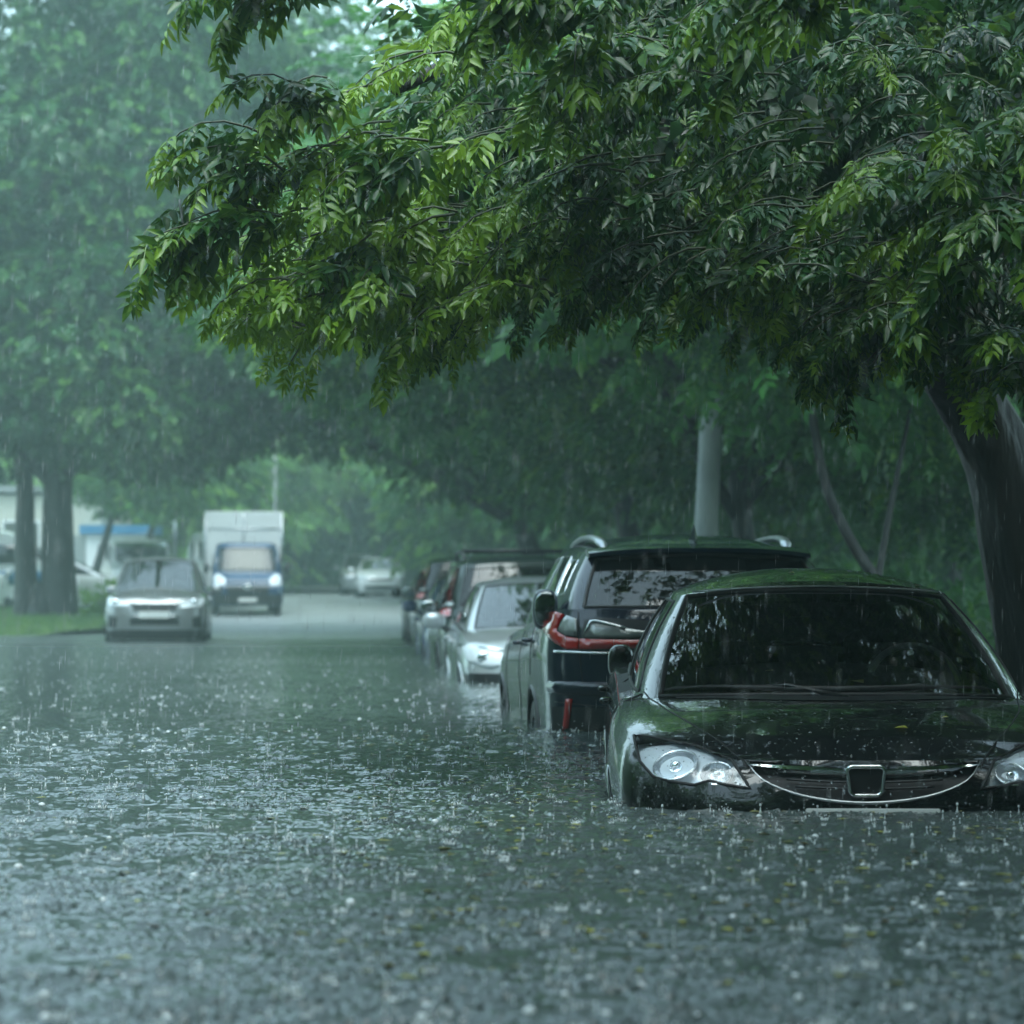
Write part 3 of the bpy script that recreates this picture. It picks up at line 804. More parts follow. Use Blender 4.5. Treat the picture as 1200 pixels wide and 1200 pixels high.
    MB().tube(trim(bvh, 'rear', [(x, 1.0 - .012 * (1 - (x / .85) ** 2)) for x in np.linspace(-.86, .86, 41)], .004), .008, 6).build('tail_strip', M['chrome'], root)
    sh = MB(); T = trim(bvh, 'rear', [(x, .80) for x in np.linspace(-.885, .885, 41)], -.025); sh.tube([t + Vector((0, 0, 0)) for t in T], .05, 10, flat=.9); sh.build('bumper_shelf', M['navy_paint'], root)
    V, F = patch(bvh, 'rear', [(-.87, .695), (.87, .695), (.84, .30), (-.84, .30)], .006, .05); obj('lower_bumper', V, F, M['plastic'], root)
    # spoiler over the rear glass
    xs = np.linspace(-.64, .64, 31); V = []; F = []
    for x in xs:
        k = (x / .64) ** 2; zc_ = 1.60 - .03 * k ** 1.5; y0 = 4.10 - L / 2 - .06 * k; y1 = 4.36 - L / 2 - .13 * k
        V += [(x, y0 - .05, zc_ + .010), (x, y0 + .1, zc_ + .012), (x, y1, zc_ - .015), (x, y1 + .004, zc_ - .038), (x, y0 + .05, zc_ - .05), (x, y0 - .05, zc_ - .05)]
    for i in range(30):
        for j in range(6): F.append((i * 6 + j, i * 6 + (j + 1) % 6, (i + 1) * 6 + (j + 1) % 6, (i + 1) * 6 + j))
    F += [tuple(range(6)), tuple(range(180, 186))[::-1]]
    o = obj('roof_spoiler', V, F, M['navy_paint'], root); o.data.set_sharp_from_angle(angle=R(35))
    # D-pillar fins of black glass beside the rear window
    for s in (-1, 1):
        P = [(s * .555, 2.35 - L / 2, 1.59), (s * .56, 2.5 - L / 2, 1.635), (s * .565, 3.1 - L / 2, 1.66), (s * .56, 3.6 - L / 2, 1.655), (s * .545, 3.9 - L / 2, 1.63), (s * .535, 4.05 - L / 2, 1.585)]
        m = MB(); D_ = densify(P, 6); m.tube(D_, [.014 + .020 * min(1, i / 4, (len(D_) - 1 - i) / 4) for i in range(len(D_))], 8, flat=.6); m.build('roof_rail', M['alloy'], root)
    a = MB(); a.add([(0, 4.02 - L / 2, 1.63), (.03, 3.93 - L / 2, 1.64), (0, 3.80 - L / 2, 1.65), (-.03, 3.93 - L / 2, 1.64), (0, 4.0 - L / 2, 1.725), (0, 3.96 - L / 2, 1.735)],
                    [(0, 1, 4), (1, 5, 4), (1, 2, 5), (2, 3, 5), (3, 4, 5), (3, 0, 4)])
    a.build('shark_fin_antenna', M['navy_paint'], root, smooth=False)
    m = MB(); h = hit(bvh, 'rear', 0, 1.10, .004); m.ell(h, (.055, .006, .04)); m.build('tail_badge', M['chrome'], root)
    m = MB(); h = hit(bvh, 'rear', 0, .9, .006); m.box(h, (.5, .01, .11), bev=.003); m.build('number_plate', M['plate'], root, smooth=False)
    m = MB(); h = hit(bvh, 'rear', 0, 1.33, .03) or Vector((0, 2.3, 1.3)); m.tube([h + Vector((0, 0, -.02)), h + Vector((.30, -.0, -.0))], .008, 5); m.build('rear_wiper', M['rubber'], root)
    return root, bvh
# ---------------------------------------------------------------- ground, kerbs, water
DIR = -0.0645                                     # the row of parked cars drifts this much sideways per metre
def kerb_x(y): return 2.25 + DIR * (y - 12)
def ground_z(x, y):
    z = interp([(-60, -.60), (18, -.585), (24, -.53), (33, -.43), (41, -.25), (46, -.15), (60, -.0), (76, .30), (94, .80), (130, 1.5), (220, 2.6), (600, 5)], y)
    return z
def build_ground():
    xs = np.unique(np.concatenate([np.linspace(-300, -40, 14), np.linspace(-40, 40, 81), np.linspace(40, 300, 14)]))
    ys = np.unique(np.concatenate([np.linspace(-60, 0, 7), np.linspace(0, 160, 161), np.linspace(160, 600, 23)]))
    X, Y = np.meshgrid(xs, ys); Z = ground_z(X.ravel(), Y.ravel()).reshape(X.shape)
    nx = len(xs); V = np.stack([X, Y, Z], -1).reshape(-1, 3)
    i, j = np.meshgrid(np.arange(len(ys) - 1), np.arange(nx - 1), indexing='ij'); a = (i * nx + j).ravel()
    m, nt, b = newmat('wet_asphalt')
    n, src, bp = noise_bump(nt, b, 14, 1.0, 0.03, 8)
    n2 = nt.nodes.new("ShaderNodeTexNoise"); n2.inputs['Scale'].default_value = .35; n2.inputs['Detail'].default_value = 5; nt.links.new(src, n2.inputs['Vector'])
    mr = nt.nodes.new("ShaderNodeMapRange"); mr.inputs[1].default_value = .35; mr.inputs[2].default_value = .65; mr.inputs[3].default_value = .28; mr.inputs[4].default_value = .5
    nt.links.new(n2.outputs[0], mr.inputs[0]); nt.links.new(mr.outputs[0], b.inputs['Roughness'])
    setp(b, Base_Color=(.21, .23, .23, 1))
    tag(obj('road', V, np.stack([a, a + 1, a + nx + 1, a + nx], 1), m), kind='structure')
def bank(name, xin, xout, ys, zf, mat, nx=10, front=None):
    """a verge: edge line xin(y) to xout(y), height zf(x_from_edge, y) over the road"""
    V = []; ys = list(ys)
    for y in ys:
        for k in range(nx + 1):
            t = k / nx; x = xin(y) + (xout(y) - xin(y)) * t
            V.append((x, y, float(ground_z(0, np.array([y]))[0]) + zf(abs(x - xin(y)), y)))
    F = [(i * (nx + 1) + k, i * (nx + 1) + k + 1, (i + 1) * (nx + 1) + k + 1, (i + 1) * (nx + 1) + k) for i in range(len(ys) - 1) for k in range(nx)]
    if xout(ys[0]) < xin(ys[0]): F = [f[::-1] for f in F]
    return tag(obj(name, V, F, mat), kind='structure')
build_ground()
M['grass'] = mottled('wet_grass', (.035, .075, .022), (.09, .16, .04), 3.0, .55, .8, .06)
M['soil'] = mottled('leafy_soil', (.012, .016, .010), (.035, .05, .022), 2.2, .7, .9, .05)
M['kerb'] = mottled('kerb_concrete', (.16, .17, .17), (.26, .27, .26), 6, .4, .4, .01)
kz = lambda y: max(.15, .07 - float(ground_z(0, np.array([y]))[0]))
bank('grass_verge', lambda y: kerb_x(y) + .14, lambda y: kerb_x(y) + 60, list(np.linspace(-20, 160, 91)), lambda d, y: kz(y) - .02 + .25 * (1 - math.exp(-d / 5)) + .05 * math.sin(d * 1.3 + y), M['soil'], 24)
def kerb(name, xf, ys, w=.14, hf=kz):
    V = []; F = []
    for y in ys:
        g = float(ground_z(0, np.array([y]))[0]); x = xf(y); t = g + hf(y)
        V += [(x, y, g - .1), (x, y, t - .02), (x + .02 * np.sign(w), y, t), (x + w, y, t), (x + w, y, g - .1)]
    for i in range(len(ys) - 1):
        for j in range(4): F.append((i * 5 + j, i * 5 + j + 1, (i + 1) * 5 + j + 1, (i + 1) * 5 + j))
    return tag(obj(name, V, F, M['kerb'], smooth=False), kind='structure')
kerb('kerb', kerb_x, list(np.linspace(-20, 160, 61)))
# island with the big tree on the left
isl_x = lambda y: -8.5 + DIR * .6 * (y - 54) - 2.2 * max(0, (56.5 - y) / 3.2) ** 2
iy = list(np.linspace(53.3, 73, 28))
bank('grass_island', isl_x, lambda y: -40, iy, lambda d, y: min(.30, .10 + .22 * min(1, (y - 53.3) / 6) + .1 * min(1, d)) * min(1, .25 + (y - 53.3) / 2.0) + .015 * math.sin(d * 2 + y * 3), M['grass'], 40)
bank('car_park_pavement', lambda y: -10.2, lambda y: -60, list(np.linspace(73, 150, 30)), lambda d, y: .16, M['kerb'], 10)
# kerb and cross street far behind
bank('pavement', lambda y: -16.0, lambda y: -1.2 + DIR * (y - 70), list(np.linspace(104, 112, 5)), lambda d, y: .18, M['kerb'], 10)

def build_water():
    g = np.random.default_rng(5)
    ya = [4.3]
    while ya[-1] < 15: ya.append(ya[-1] * 1.00125)
    while ya[-1] < 30: ya.append(ya[-1] * 1.0024)
    while ya[-1] < 63: ya.append(ya[-1] * 1.0036)
    ys = np.array([-30, -15, -6, -1, 1.5, 3, 4, 4.2] + ya + [64, 66, 70, 76])
    fine = np.linspace(-.27, .27, 600); wsp = np.array([.3, .36, .45, .6, .9, 1.4, 2.5, 5, 9])
    us = np.concatenate([-wsp[::-1], fine, wsp]); W = np.sqrt(np.maximum(ys, 0) ** 2 + 9)
    X = us[None, :] * W[:, None]; Y = np.repeat(ys[:, None], len(us), 1); Z = np.zeros_like(X)
    r0, r1 = 8, 8 + len(ya); c0, c1 = len(wsp), len(wsp) + 600
    x = X[r0:r1, c0:c1]; y = Y[r0:r1, c0:c1]; z = np.zeros_like(x)
    for k in range(26):                                           # wind ripples and crossing wavelets
        lam = .035 * (1.16 ** k) ** .9; th = g.uniform(0, math.pi * 2); a = min(lam, .09) * .0125 * g.uniform(.5, 1.2) * (1 if lam < .1 else .6)
        if lam < .3: a *= 1.0
        z += a * np.sin((x * math.cos(th) + y * math.sin(th)) * 2 * math.pi / lam + g.uniform(0, 6.28) + 1.5 * np.sin(x * .9 + y * 1.3 + k))
    calm = .5 + .5 * np.sin(x * 1.1 + 2 * np.sin(y * .45)) * np.sin(y * 1.7 + 1.6 * np.sin(x * .8 + 1)); z *= (.40 + .65 * calm) * np.clip(.55 + (y - 6) / 12, .55, 1)
    drops = []
    yy = np.array(ya); wr = W[r0:r1]
    N = 15000
    # drops strike evenly over the area in front of the camera
    while len(drops) < N:
        dy = 4.3 + (60 - 4.3) * g.random(400) ** 1.5; keep = g.random(400) < (dy / 60) ** .12
        for q in dy[keep]: drops.append((g.uniform(-.265, .265) * math.sqrt(q * q + 9), q))
    for (dx, dy) in drops[:N]:
        age = g.random(); rad = .012 + .10 * age; lam = .022 + .014 * age; amp = (.0048 * (1 - age) + .0010) * (.4 + 1.6 * g.random() ** 2)
        ext = rad + 1.5 * lam
        i0, i1 = np.searchsorted(yy, [dy - ext, dy + ext])
        if i1 - i0 < 2: continue
        wq = math.sqrt(dy * dy + 9); j0 = int((dx - ext) / wq / .54 * 599 + 299.5); j1 = int((dx + ext) / wq / .54 * 599 + 301.5)
        j0 = max(0, j0); j1 = min(600, j1)
        if j1 - j0 < 2: continue
        d = np.hypot(x[i0:i1, j0:j1] - dx, y[i0:i1, j0:j1] - dy)
        t = (d - rad) / lam
        z[i0:i1, j0:j1] += amp * np.cos(t * 2 * math.pi) * np.exp(-t * t * 1.3)
    fade = np.clip((63 - y) / 8, 0, 1) * np.clip((.27 - np.abs(x / np.sqrt(y * y + 9))) / .03, 0, 1) * np.clip((y - 4.3) / .3, 0, 1)
    Z[r0:r1, c0:c1] = z * fade
    V = np.stack([X, Y, Z], -1).reshape(-1, 3); nx = len(us)
    i, j = np.meshgrid(np.arange(len(ys) - 1), np.arange(nx - 1), indexing='ij'); a = (i * nx + j).ravel()
    m, nt, b = newmat('flood_water')
    setp(b, Base_Color=(.058, .076, .074, 1), Roughness=.08, IOR=1.33, Specular_IOR_Level=.75)
    tc = nt.nodes.new("ShaderNodeTexCoord")
    sx = nt.nodes.new("ShaderNodeSeparateXYZ"); nt.links.new(tc.outputs['Object'], sx.inputs[0])      # ripples too fine for the far mesh become roughness
    mr = nt.nodes.new("ShaderNodeMapRange"); mr.inputs[1].default_value = 16; mr.inputs[2].default_value = 60; mr.inputs[3].default_value = .08; mr.inputs[4].default_value = .4
    nt.links.new(sx.outputs[1], mr.inputs[0]); nt.links.new(mr.outputs[0], b.inputs['Roughness'])
    def nz(scale, det, st):
        mp = nt.nodes.new("ShaderNodeMapping"); mp.inputs['Scale'].default_value = st; nt.links.new(tc.outputs['Object'], mp.inputs[0])
        n = nt.nodes.new("ShaderNodeTexNoise"); n.inputs['Scale'].default_value = scale; n.inputs['Detail'].default_value = det
        nt.links.new(mp.outputs[0], n.inputs['Vector']); return n
    n1 = nz(11, 5, (1, 1, 1)); n2 = nz(42, 3, (1, 1, 1))
    b1 = nt.nodes.new("ShaderNodeBump"); b1.inputs['Strength'].default_value = .3; b1.inputs['Distance'].default_value = .015
    b2 = nt.nodes.new("ShaderNodeBump"); b2.inputs['Strength'].default_value = .18; b2.inputs['Distance'].default_value = .004
    nt.links.new(n1.outputs[0], b1.inputs['Height']); nt.links.new(n2.outputs[0], b2.inputs['Height'])
    nt.links.new(b1.outputs[0], b2.inputs['Normal']); nt.links.new(b2.outputs[0], b.inputs['Normal'])
    tag(obj('water', V, np.stack([a, a + 1, a + nx + 1, a + nx], 1), m), kind='structure')
    return drops, z, fade
drops_, _, _ = build_water()

def scatter(T, F, P, Rm, S):
    """copies of a template: positions P (N,3), rotations Rm (N,3,3), sizes S (N,) or (N,3)"""
    S = np.asarray(S); S = S[:, None] if S.ndim == 1 else S
    V = np.einsum('nij,mj->nmi', Rm, T) if S.shape[1] == 1 else None
    V = V * S[:, :, None] if V is not None else np.einsum('nij,nmj->nmi', Rm, T[None] * S[:, None, :])
    V = V + P[:, None, :]
    FF = (F[None] + (np.arange(len(P)) * len(T))[:, None, None]).reshape(-1, F.shape[1])
    return V.reshape(-1, 3), FF
def rz_mats(a):
    c, s = np.cos(a), np.sin(a); o = np.zeros_like(a); l = np.ones_like(a)
    return np.stack([np.stack([c, -s, o], -1), np.stack([s, c, o], -1), np.stack([o, o, l], -1)], 1)
def ball(c, r, seg=6, rings=4):
    m = MB().ell(c, (r, r, r), 0, seg, rings); return m.V, m.F
def build_splashes():
    g = np.random.default_rng(11)
    def tmpl(kind):
        m = MB()
        if kind == 0:      # jet with a drop on top
            m.tube([(0, 0, -.002), (0, 0, .006), (0.0005, 0, .013), (.001, 0, .019)], [.007, .0032, .0018, .0012], 6); m.ell((.001, 0, .026), (.0042, .0042, .005), 0, 7, 5)
        elif kind == 1:    # crown
            for k in range(7):
                a = k * .9; r = .011; m.tube([(math.cos(a) * r * .8, math.sin(a) * r * .8, -.001), (math.cos(a) * r, math.sin(a) * r, .009)], [.0035, .0018], 4)
                m.ell((math.cos(a) * r * 1.35, math.sin(a) * r * 1.35, .013 + .004 * math.sin(k * 2.1)), (.0022,) * 3, 0, 5, 3)
        elif kind == 2:    # bubble dome
            m.ell((0, 0, -.001), (.0105, .0105, .0085), 0, 10, 6)
        else:              # flung droplets
            for k in range(5):
                a = k * 1.4; m.ell((math.cos(a) * .014 * (1 + .3 * k), math.sin(a) * .014, .010 + .009 * k), (.0028 - .0002 * k,) * 3, 0, 5, 4)
            m.tube([(0, 0, -.002), (0, 0, .012)], [.005, .0015], 5)
        F = [f for q in m.F for f in ([q] if len(q) == 3 else [(q[0], q[i], q[i + 1]) for i in range(1, len(q) - 1)])]
        return np.array([tuple(v) for v in m.V]), np.array(F)
    Vs = []; Fs = []; off = 0
    D = np.array(drops_); sel = g.permutation(len(D))
    near = sel[:6200]
    extra = np.stack([g.uniform(-.2, .2, 500), 6.0 + 9 * g.random(500) ** .8], 1); extra[:, 0] *= extra[:, 1]
    Pxy = np.concatenate([D[near], extra])
    kinds = g.choice(4, len(Pxy), p=[.28, .30, .16, .26])
    for k in range(4):
        P = Pxy[kinds == k]; n = len(P)
        P3 = np.concatenate([P, np.full((n, 1), .001)], 1)
        T, F = tmpl(k); sc_ = (.45 + .85 * g.random(n) ** 2) * np.where(P[:, 1] > 22, .7, 1)
        V, FF = scatter(T, F, P3, rz_mats(g.uniform(0, 6.28, n)), sc_)
        Vs.append(V); Fs.append(FF + off); off += len(V)
    m, nt, b = newmat('splash_water'); setp(b, Base_Color=(.86, .92, .93, 1), Roughness=.1, IOR=1.33, Transmission_Weight=.3)
    tag(obj('rain_splashes', np.concatenate(Vs), np.concatenate(Fs), m), 'small white splashes where raindrops strike the flood water', 'splashes', kind='stuff')
    # falling drops drawn out into streaks, their motion trail put into the shape
    n = 15000; y = 3.5 + 50 * g.random(n) ** .8; x = g.uniform(-.25, .25, n) * y; zz = g.uniform(0, 1, n) * (.27 * y + .8)
    T = np.array([(0, 0, -.5), (.5, 0, -.1), (-.25, .43, -.1), (-.25, -.43, -.1), (0, 0, .5)]); F = np.array([(0, 2, 1), (0, 3, 2), (0, 1, 3), (4, 1, 2), (4, 2, 3), (4, 3, 1)])
    ln = g.uniform(.03, .085, n); S = np.stack([g.uniform(.0010, .0017, n) + .00005 * y, .0014 + .00005 * y, ln], 1)
    Rm = np.tile(np.eye(3), (n, 1, 1)); Rm[:, 0, 2] = g.normal(.03, .015, n)
    V, FF = scatter(T, F, np.stack([x, y, zz], 1), Rm, S)
    m, nt, b = newmat('rain_water'); setp(b, Base_Color=(.85, .9, .92, 1), Roughness=.15, IOR=1.33, Transmission_Weight=.6)
    tag(obj('rain', V, FF, m), 'raindrops stretched into motion streaks, falling through the air over the flooded street', 'rain', kind='stuff')
build_splashes()

# ---------------------------------------------------------------- leaves and trees
def leaflet(fold=.10, w=.21, droop=.10):
    V = [(0, 0, 0), (0, .5, -.02), (0, 1, -droop), (-w, .30, fold), (-w * .78, .66, fold * .5), (w, .30, fold), (w * .78, .66, fold * .5)]
    F = [(0, 5, 1), (5, 6, 1), (6, 2, 1), (0, 1, 3), (3, 1, 4), (1, 2, 4)]
    return np.array(V), np.array(F)
def leaflet_lo(w=.24):
    return np.array([(0, 0, 0), (-w, .45, .06), (w, .45, .06), (0, 1, -.06)]), np.array([(0, 2, 1), (1, 2, 3)])
def compound(pairs=3, lo=False, seed=0, ll=.42):
    """a pinnate leaf, 1 long, along +y, drooping"""
    r = random.Random(seed); Vs = []; Fs = []; off = 0
    def put(L, p, ang, roll, dz, s):
        nonlocal off
        T, F = L; c, sn = math.cos(ang), math.sin(ang)
        for v in T:
            x, y, z = v * s
            zz = z - dz * (y / s) * s
            x2 = x * math.cos(roll) + zz * math.sin(roll); z2 = -x * math.sin(roll) + zz * math.cos(roll)
            Vs.append((p[0] + x2 * c + y * sn, p[1] - x2 * sn + y * c, p[2] + z2))
        Fs.extend([tuple(i + off for i in f) for f in F]); off += len(T)
    f = lambda t: (0.03 * math.sin(t * 4), t * .95, -.28 * t * t)
    for k in range(pairs):
        t = .25 + .5 * k / max(1, pairs - 1)
        for s in (-1, 1):
            L = leaflet_lo(.22 + .05 * r.random()) if lo else leaflet(.07 + .08 * r.random(), .19 + .05 * r.random(), .1 + .15 * r.random())
            put(L, f(t), s * (.85 + .35 * r.random()), s * r.uniform(-.3, .5), .25 + .35 * r.random(), ll * r.uniform(.85, 1.1) * (1 - .12 * abs(k - 1)))
    put(leaflet_lo() if lo else leaflet(), f(.75), r.uniform(-.15, .15), 0, .35, ll * 1.15)
    if not lo:
        w = .010; n = len(Vs)
        for t in (0, .4, .8):
            p = f(t); Vs += [(p[0] - w, p[1], p[2] + .004), (p[0] + w, p[1], p[2] + .004)]
        Fs += [(n, n + 1, n + 3), (n, n + 3, n + 2), (n + 2, n + 3, n + 5), (n + 2, n + 5, n + 4)]
    return np.array(Vs), np.array(Fs)
def frames(D, Nn):
    Y = D / np.linalg.norm(D, axis=1, keepdims=True)
    Xx = np.cross(Y, Nn); Xx /= np.linalg.norm(Xx, axis=1, keepdims=True) + 1e-9
    Z = np.cross(Xx, Y)
    return np.stack([Xx, Y, Z], -1)
def leaves_mesh(name, P, D, Nn, S, tint, mat, lo=False, variants=4, extra=None, ll=.42, pairs=3):
    Vs = []; Fs = []; Ts = []; off = 0; n = len(P)
    Rm = frames(D, Nn)
    for k in range(variants):
        T, F = compound(pairs, lo, k + 3, ll); idx = np.arange(k, n, variants)
        V, FF = scatter(T, F, P[idx], Rm[idx], S[idx]); Vs.append(V); Fs.append(FF + off); off += len(V)
        Ts.append(np.repeat(tint[idx], len(F)) + np.random.default_rng(k).normal(0, .05, len(idx) * len(F)))
    fm = None; V = np.concatenate(Vs); F = np.concatenate(Fs); t = np.concatenate(Ts); mats = [mat]
    if extra is not None:
        eV, eF, em = extra; n0 = len(V); V = np.concatenate([V, eV]); fm = np.concatenate([np.zeros(len(F)), np.ones(len(eF))]); F = np.concatenate([F, eF + n0]); t = np.concatenate([t, np.zeros(len(eF))]); mats = [mat, em]
    return mesh_from(name, V, F, mats, fm=fm, smooth=False, tint=np.clip(t, 0, 1))
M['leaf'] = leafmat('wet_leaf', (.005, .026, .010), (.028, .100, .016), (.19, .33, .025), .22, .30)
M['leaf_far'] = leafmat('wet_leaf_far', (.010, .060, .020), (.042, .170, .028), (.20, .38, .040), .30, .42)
M['bark'] = mottled('wet_bark', (.006, .005, .005), (.020, .018, .015), 9, .55, 1.0, .05, stretch=(1, 1, .18), detail=8)
M['twig'] = simple('green_twig', (.05, .06, .025), .5)

def limb_mesh(mb, P, r, n=12, rough=.06, seed=0):
    D_ = densify(P, 6); k = len(D_); r_ = [r[0] + (r[1] - r[0]) * (i / (k - 1)) ** .8 for i in range(k)]
    s0 = len(mb.V); mb.tube(D_, r_, n); rr = random.Random(seed)
    ph = [rr.uniform(0, 6.28) for _ in range(4)]
    for i in range(k):
        for j in range(n):
            a = 2 * math.pi * j / n; c = Vector(D_[i]); v = Vector(mb.V[s0 + i * n + j]); f = 1 + rough * (math.sin(3 * a + ph[0] + i * .12) + .6 * math.sin(7 * a + ph[1] - i * .07)) + rr.uniform(-.02, .02)
            mb.V[s0 + i * n + j] = tuple(c + (v - c) * f)
def crown_points(g, cen, rad, K, per, cr_, flat=.75):
    """leaf clumps spread through an ellipsoid, thicker toward its skin"""
    P = []; D = []; C = []; tin = []
    for k in range(K):
        v = g.normal(size=3); v /= np.linalg.norm(v); q = g.uniform(.35, 1) ** .5
        c = cen + v * rad * q; r = cr_ * g.uniform(.6, 1.35); m = int(per * (r / cr_) ** 2)
        w = g.normal(size=(m, 3)); w /= np.linalg.norm(w, axis=1, keepdims=True); rr = g.uniform(.35, 1, (m, 1)) ** .6
        p = c + w * rr * r * np.array([1.25, 1.25, flat]); P.append(p)
        d = w * .8 + v * .5 + np.array([0, 0, -.55]) + g.normal(0, .3, (m, 3)); D.append(d)
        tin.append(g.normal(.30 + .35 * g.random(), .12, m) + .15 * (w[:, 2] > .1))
    return np.concatenate(P), np.concatenate(D), np.concatenate(tin)
def up_normals(g, n, k=.45):
    N_ = g.normal(0, k, (n, 3)); N_[:, 2] += 1; return N_
def make_crown(seed, rad=(3.4, 3.4, 3.0), K=95, per=70, cr_=.85, ls=.34, mat=None):
    g = np.random.default_rng(seed)
    P, D, t = crown_points(g, np.zeros(3), np.array(rad), K, per, cr_)
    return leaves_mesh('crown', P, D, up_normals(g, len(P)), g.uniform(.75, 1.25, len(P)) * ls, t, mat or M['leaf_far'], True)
CROWNS = [make_crown(s) for s in (1, 2, 3)]
CROWN_B = [make_crown(s, (3.4, 3.4, 3.0), 80, 42, .95, .50) for s in (11, 12)]
def recolour(ms, mat):
    out = []
    for m_ in ms:
        c = m_.copy(); c.materials[0] = mat; out.append(c)
    return out
M['leaf_haze_pale'] = leafmat('haze_paled_leaf', (.05, .15, .04), (.14, .32, .06), (.30, .48, .09), .35, .45)  # far leaves coloured lighter, standing in for bright haze at the street's end
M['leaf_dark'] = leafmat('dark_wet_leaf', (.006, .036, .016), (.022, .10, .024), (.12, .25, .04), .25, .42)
CROWN_C = recolour(CROWN_B, M['leaf_haze_pale']); CROWN_D = recolour(CROWNS, M['leaf_dark'])
def tree(name, base, crowns, trunk_r, label, group=None, lean=(0, 0), set_=CROWNS, seed=1, tag_=True, forks=5):
    """trunk with limbs and one or more crowns: crowns = [(x, y, z, sx, sy, sz)] relative to the base"""
    root = empty(name, base); tag(root, label, 'tree', group); r = random.Random(seed)
    mb = MB(); top = max(c[2] for c in crowns); h = min(c[2] - c[5] * 2.2 for c in crowns); h = max(1.2, h)
    limb_mesh(mb, [(0, 0, -.3), (lean[0] * .3, lean[1] * .3, h * .4), (lean[0] * .7, lean[1] * .7, h), (lean[0], lean[1], top)], (trunk_r * 1.15, trunk_r * .35), 12, .07, seed)
    b0 = mb.V[:12]
    for i in range(12):
        v = mb.V[i]; mb.V[i] = (v[0] * 1.35, v[1] * 1.35, v[2])
    for c in crowns:
        for k in range(forks):
            a = r.uniform(0, 6.28); e = (c[0] + math.cos(a) * c[3] * 2.2, c[1] + math.sin(a) * c[4] * 2.2, c[2] + r.uniform(-.9, 1.6) * c[5])
            s = (lean[0] * .7, lean[1] * .7, h * r.uniform(.75, 1.25)); m_ = ((s[0] + e[0]) / 2, (s[1] + e[1]) / 2, (s[2] + e[2]) / 2 + .6)
            limb_mesh(mb, [s, m_, e], (trunk_r * .42, trunk_r * .08), 7, .05, seed + k)
    mb.build('trunk', M['bark'], root)
    for k, c in enumerate(crowns):
        o = link('crown', set_[(seed + k) % len(set_)], root); o.location = c[:3]; o.scale = c[3:6]; o.rotation_euler = (0, 0, r.uniform(0, 6.28))
    return root

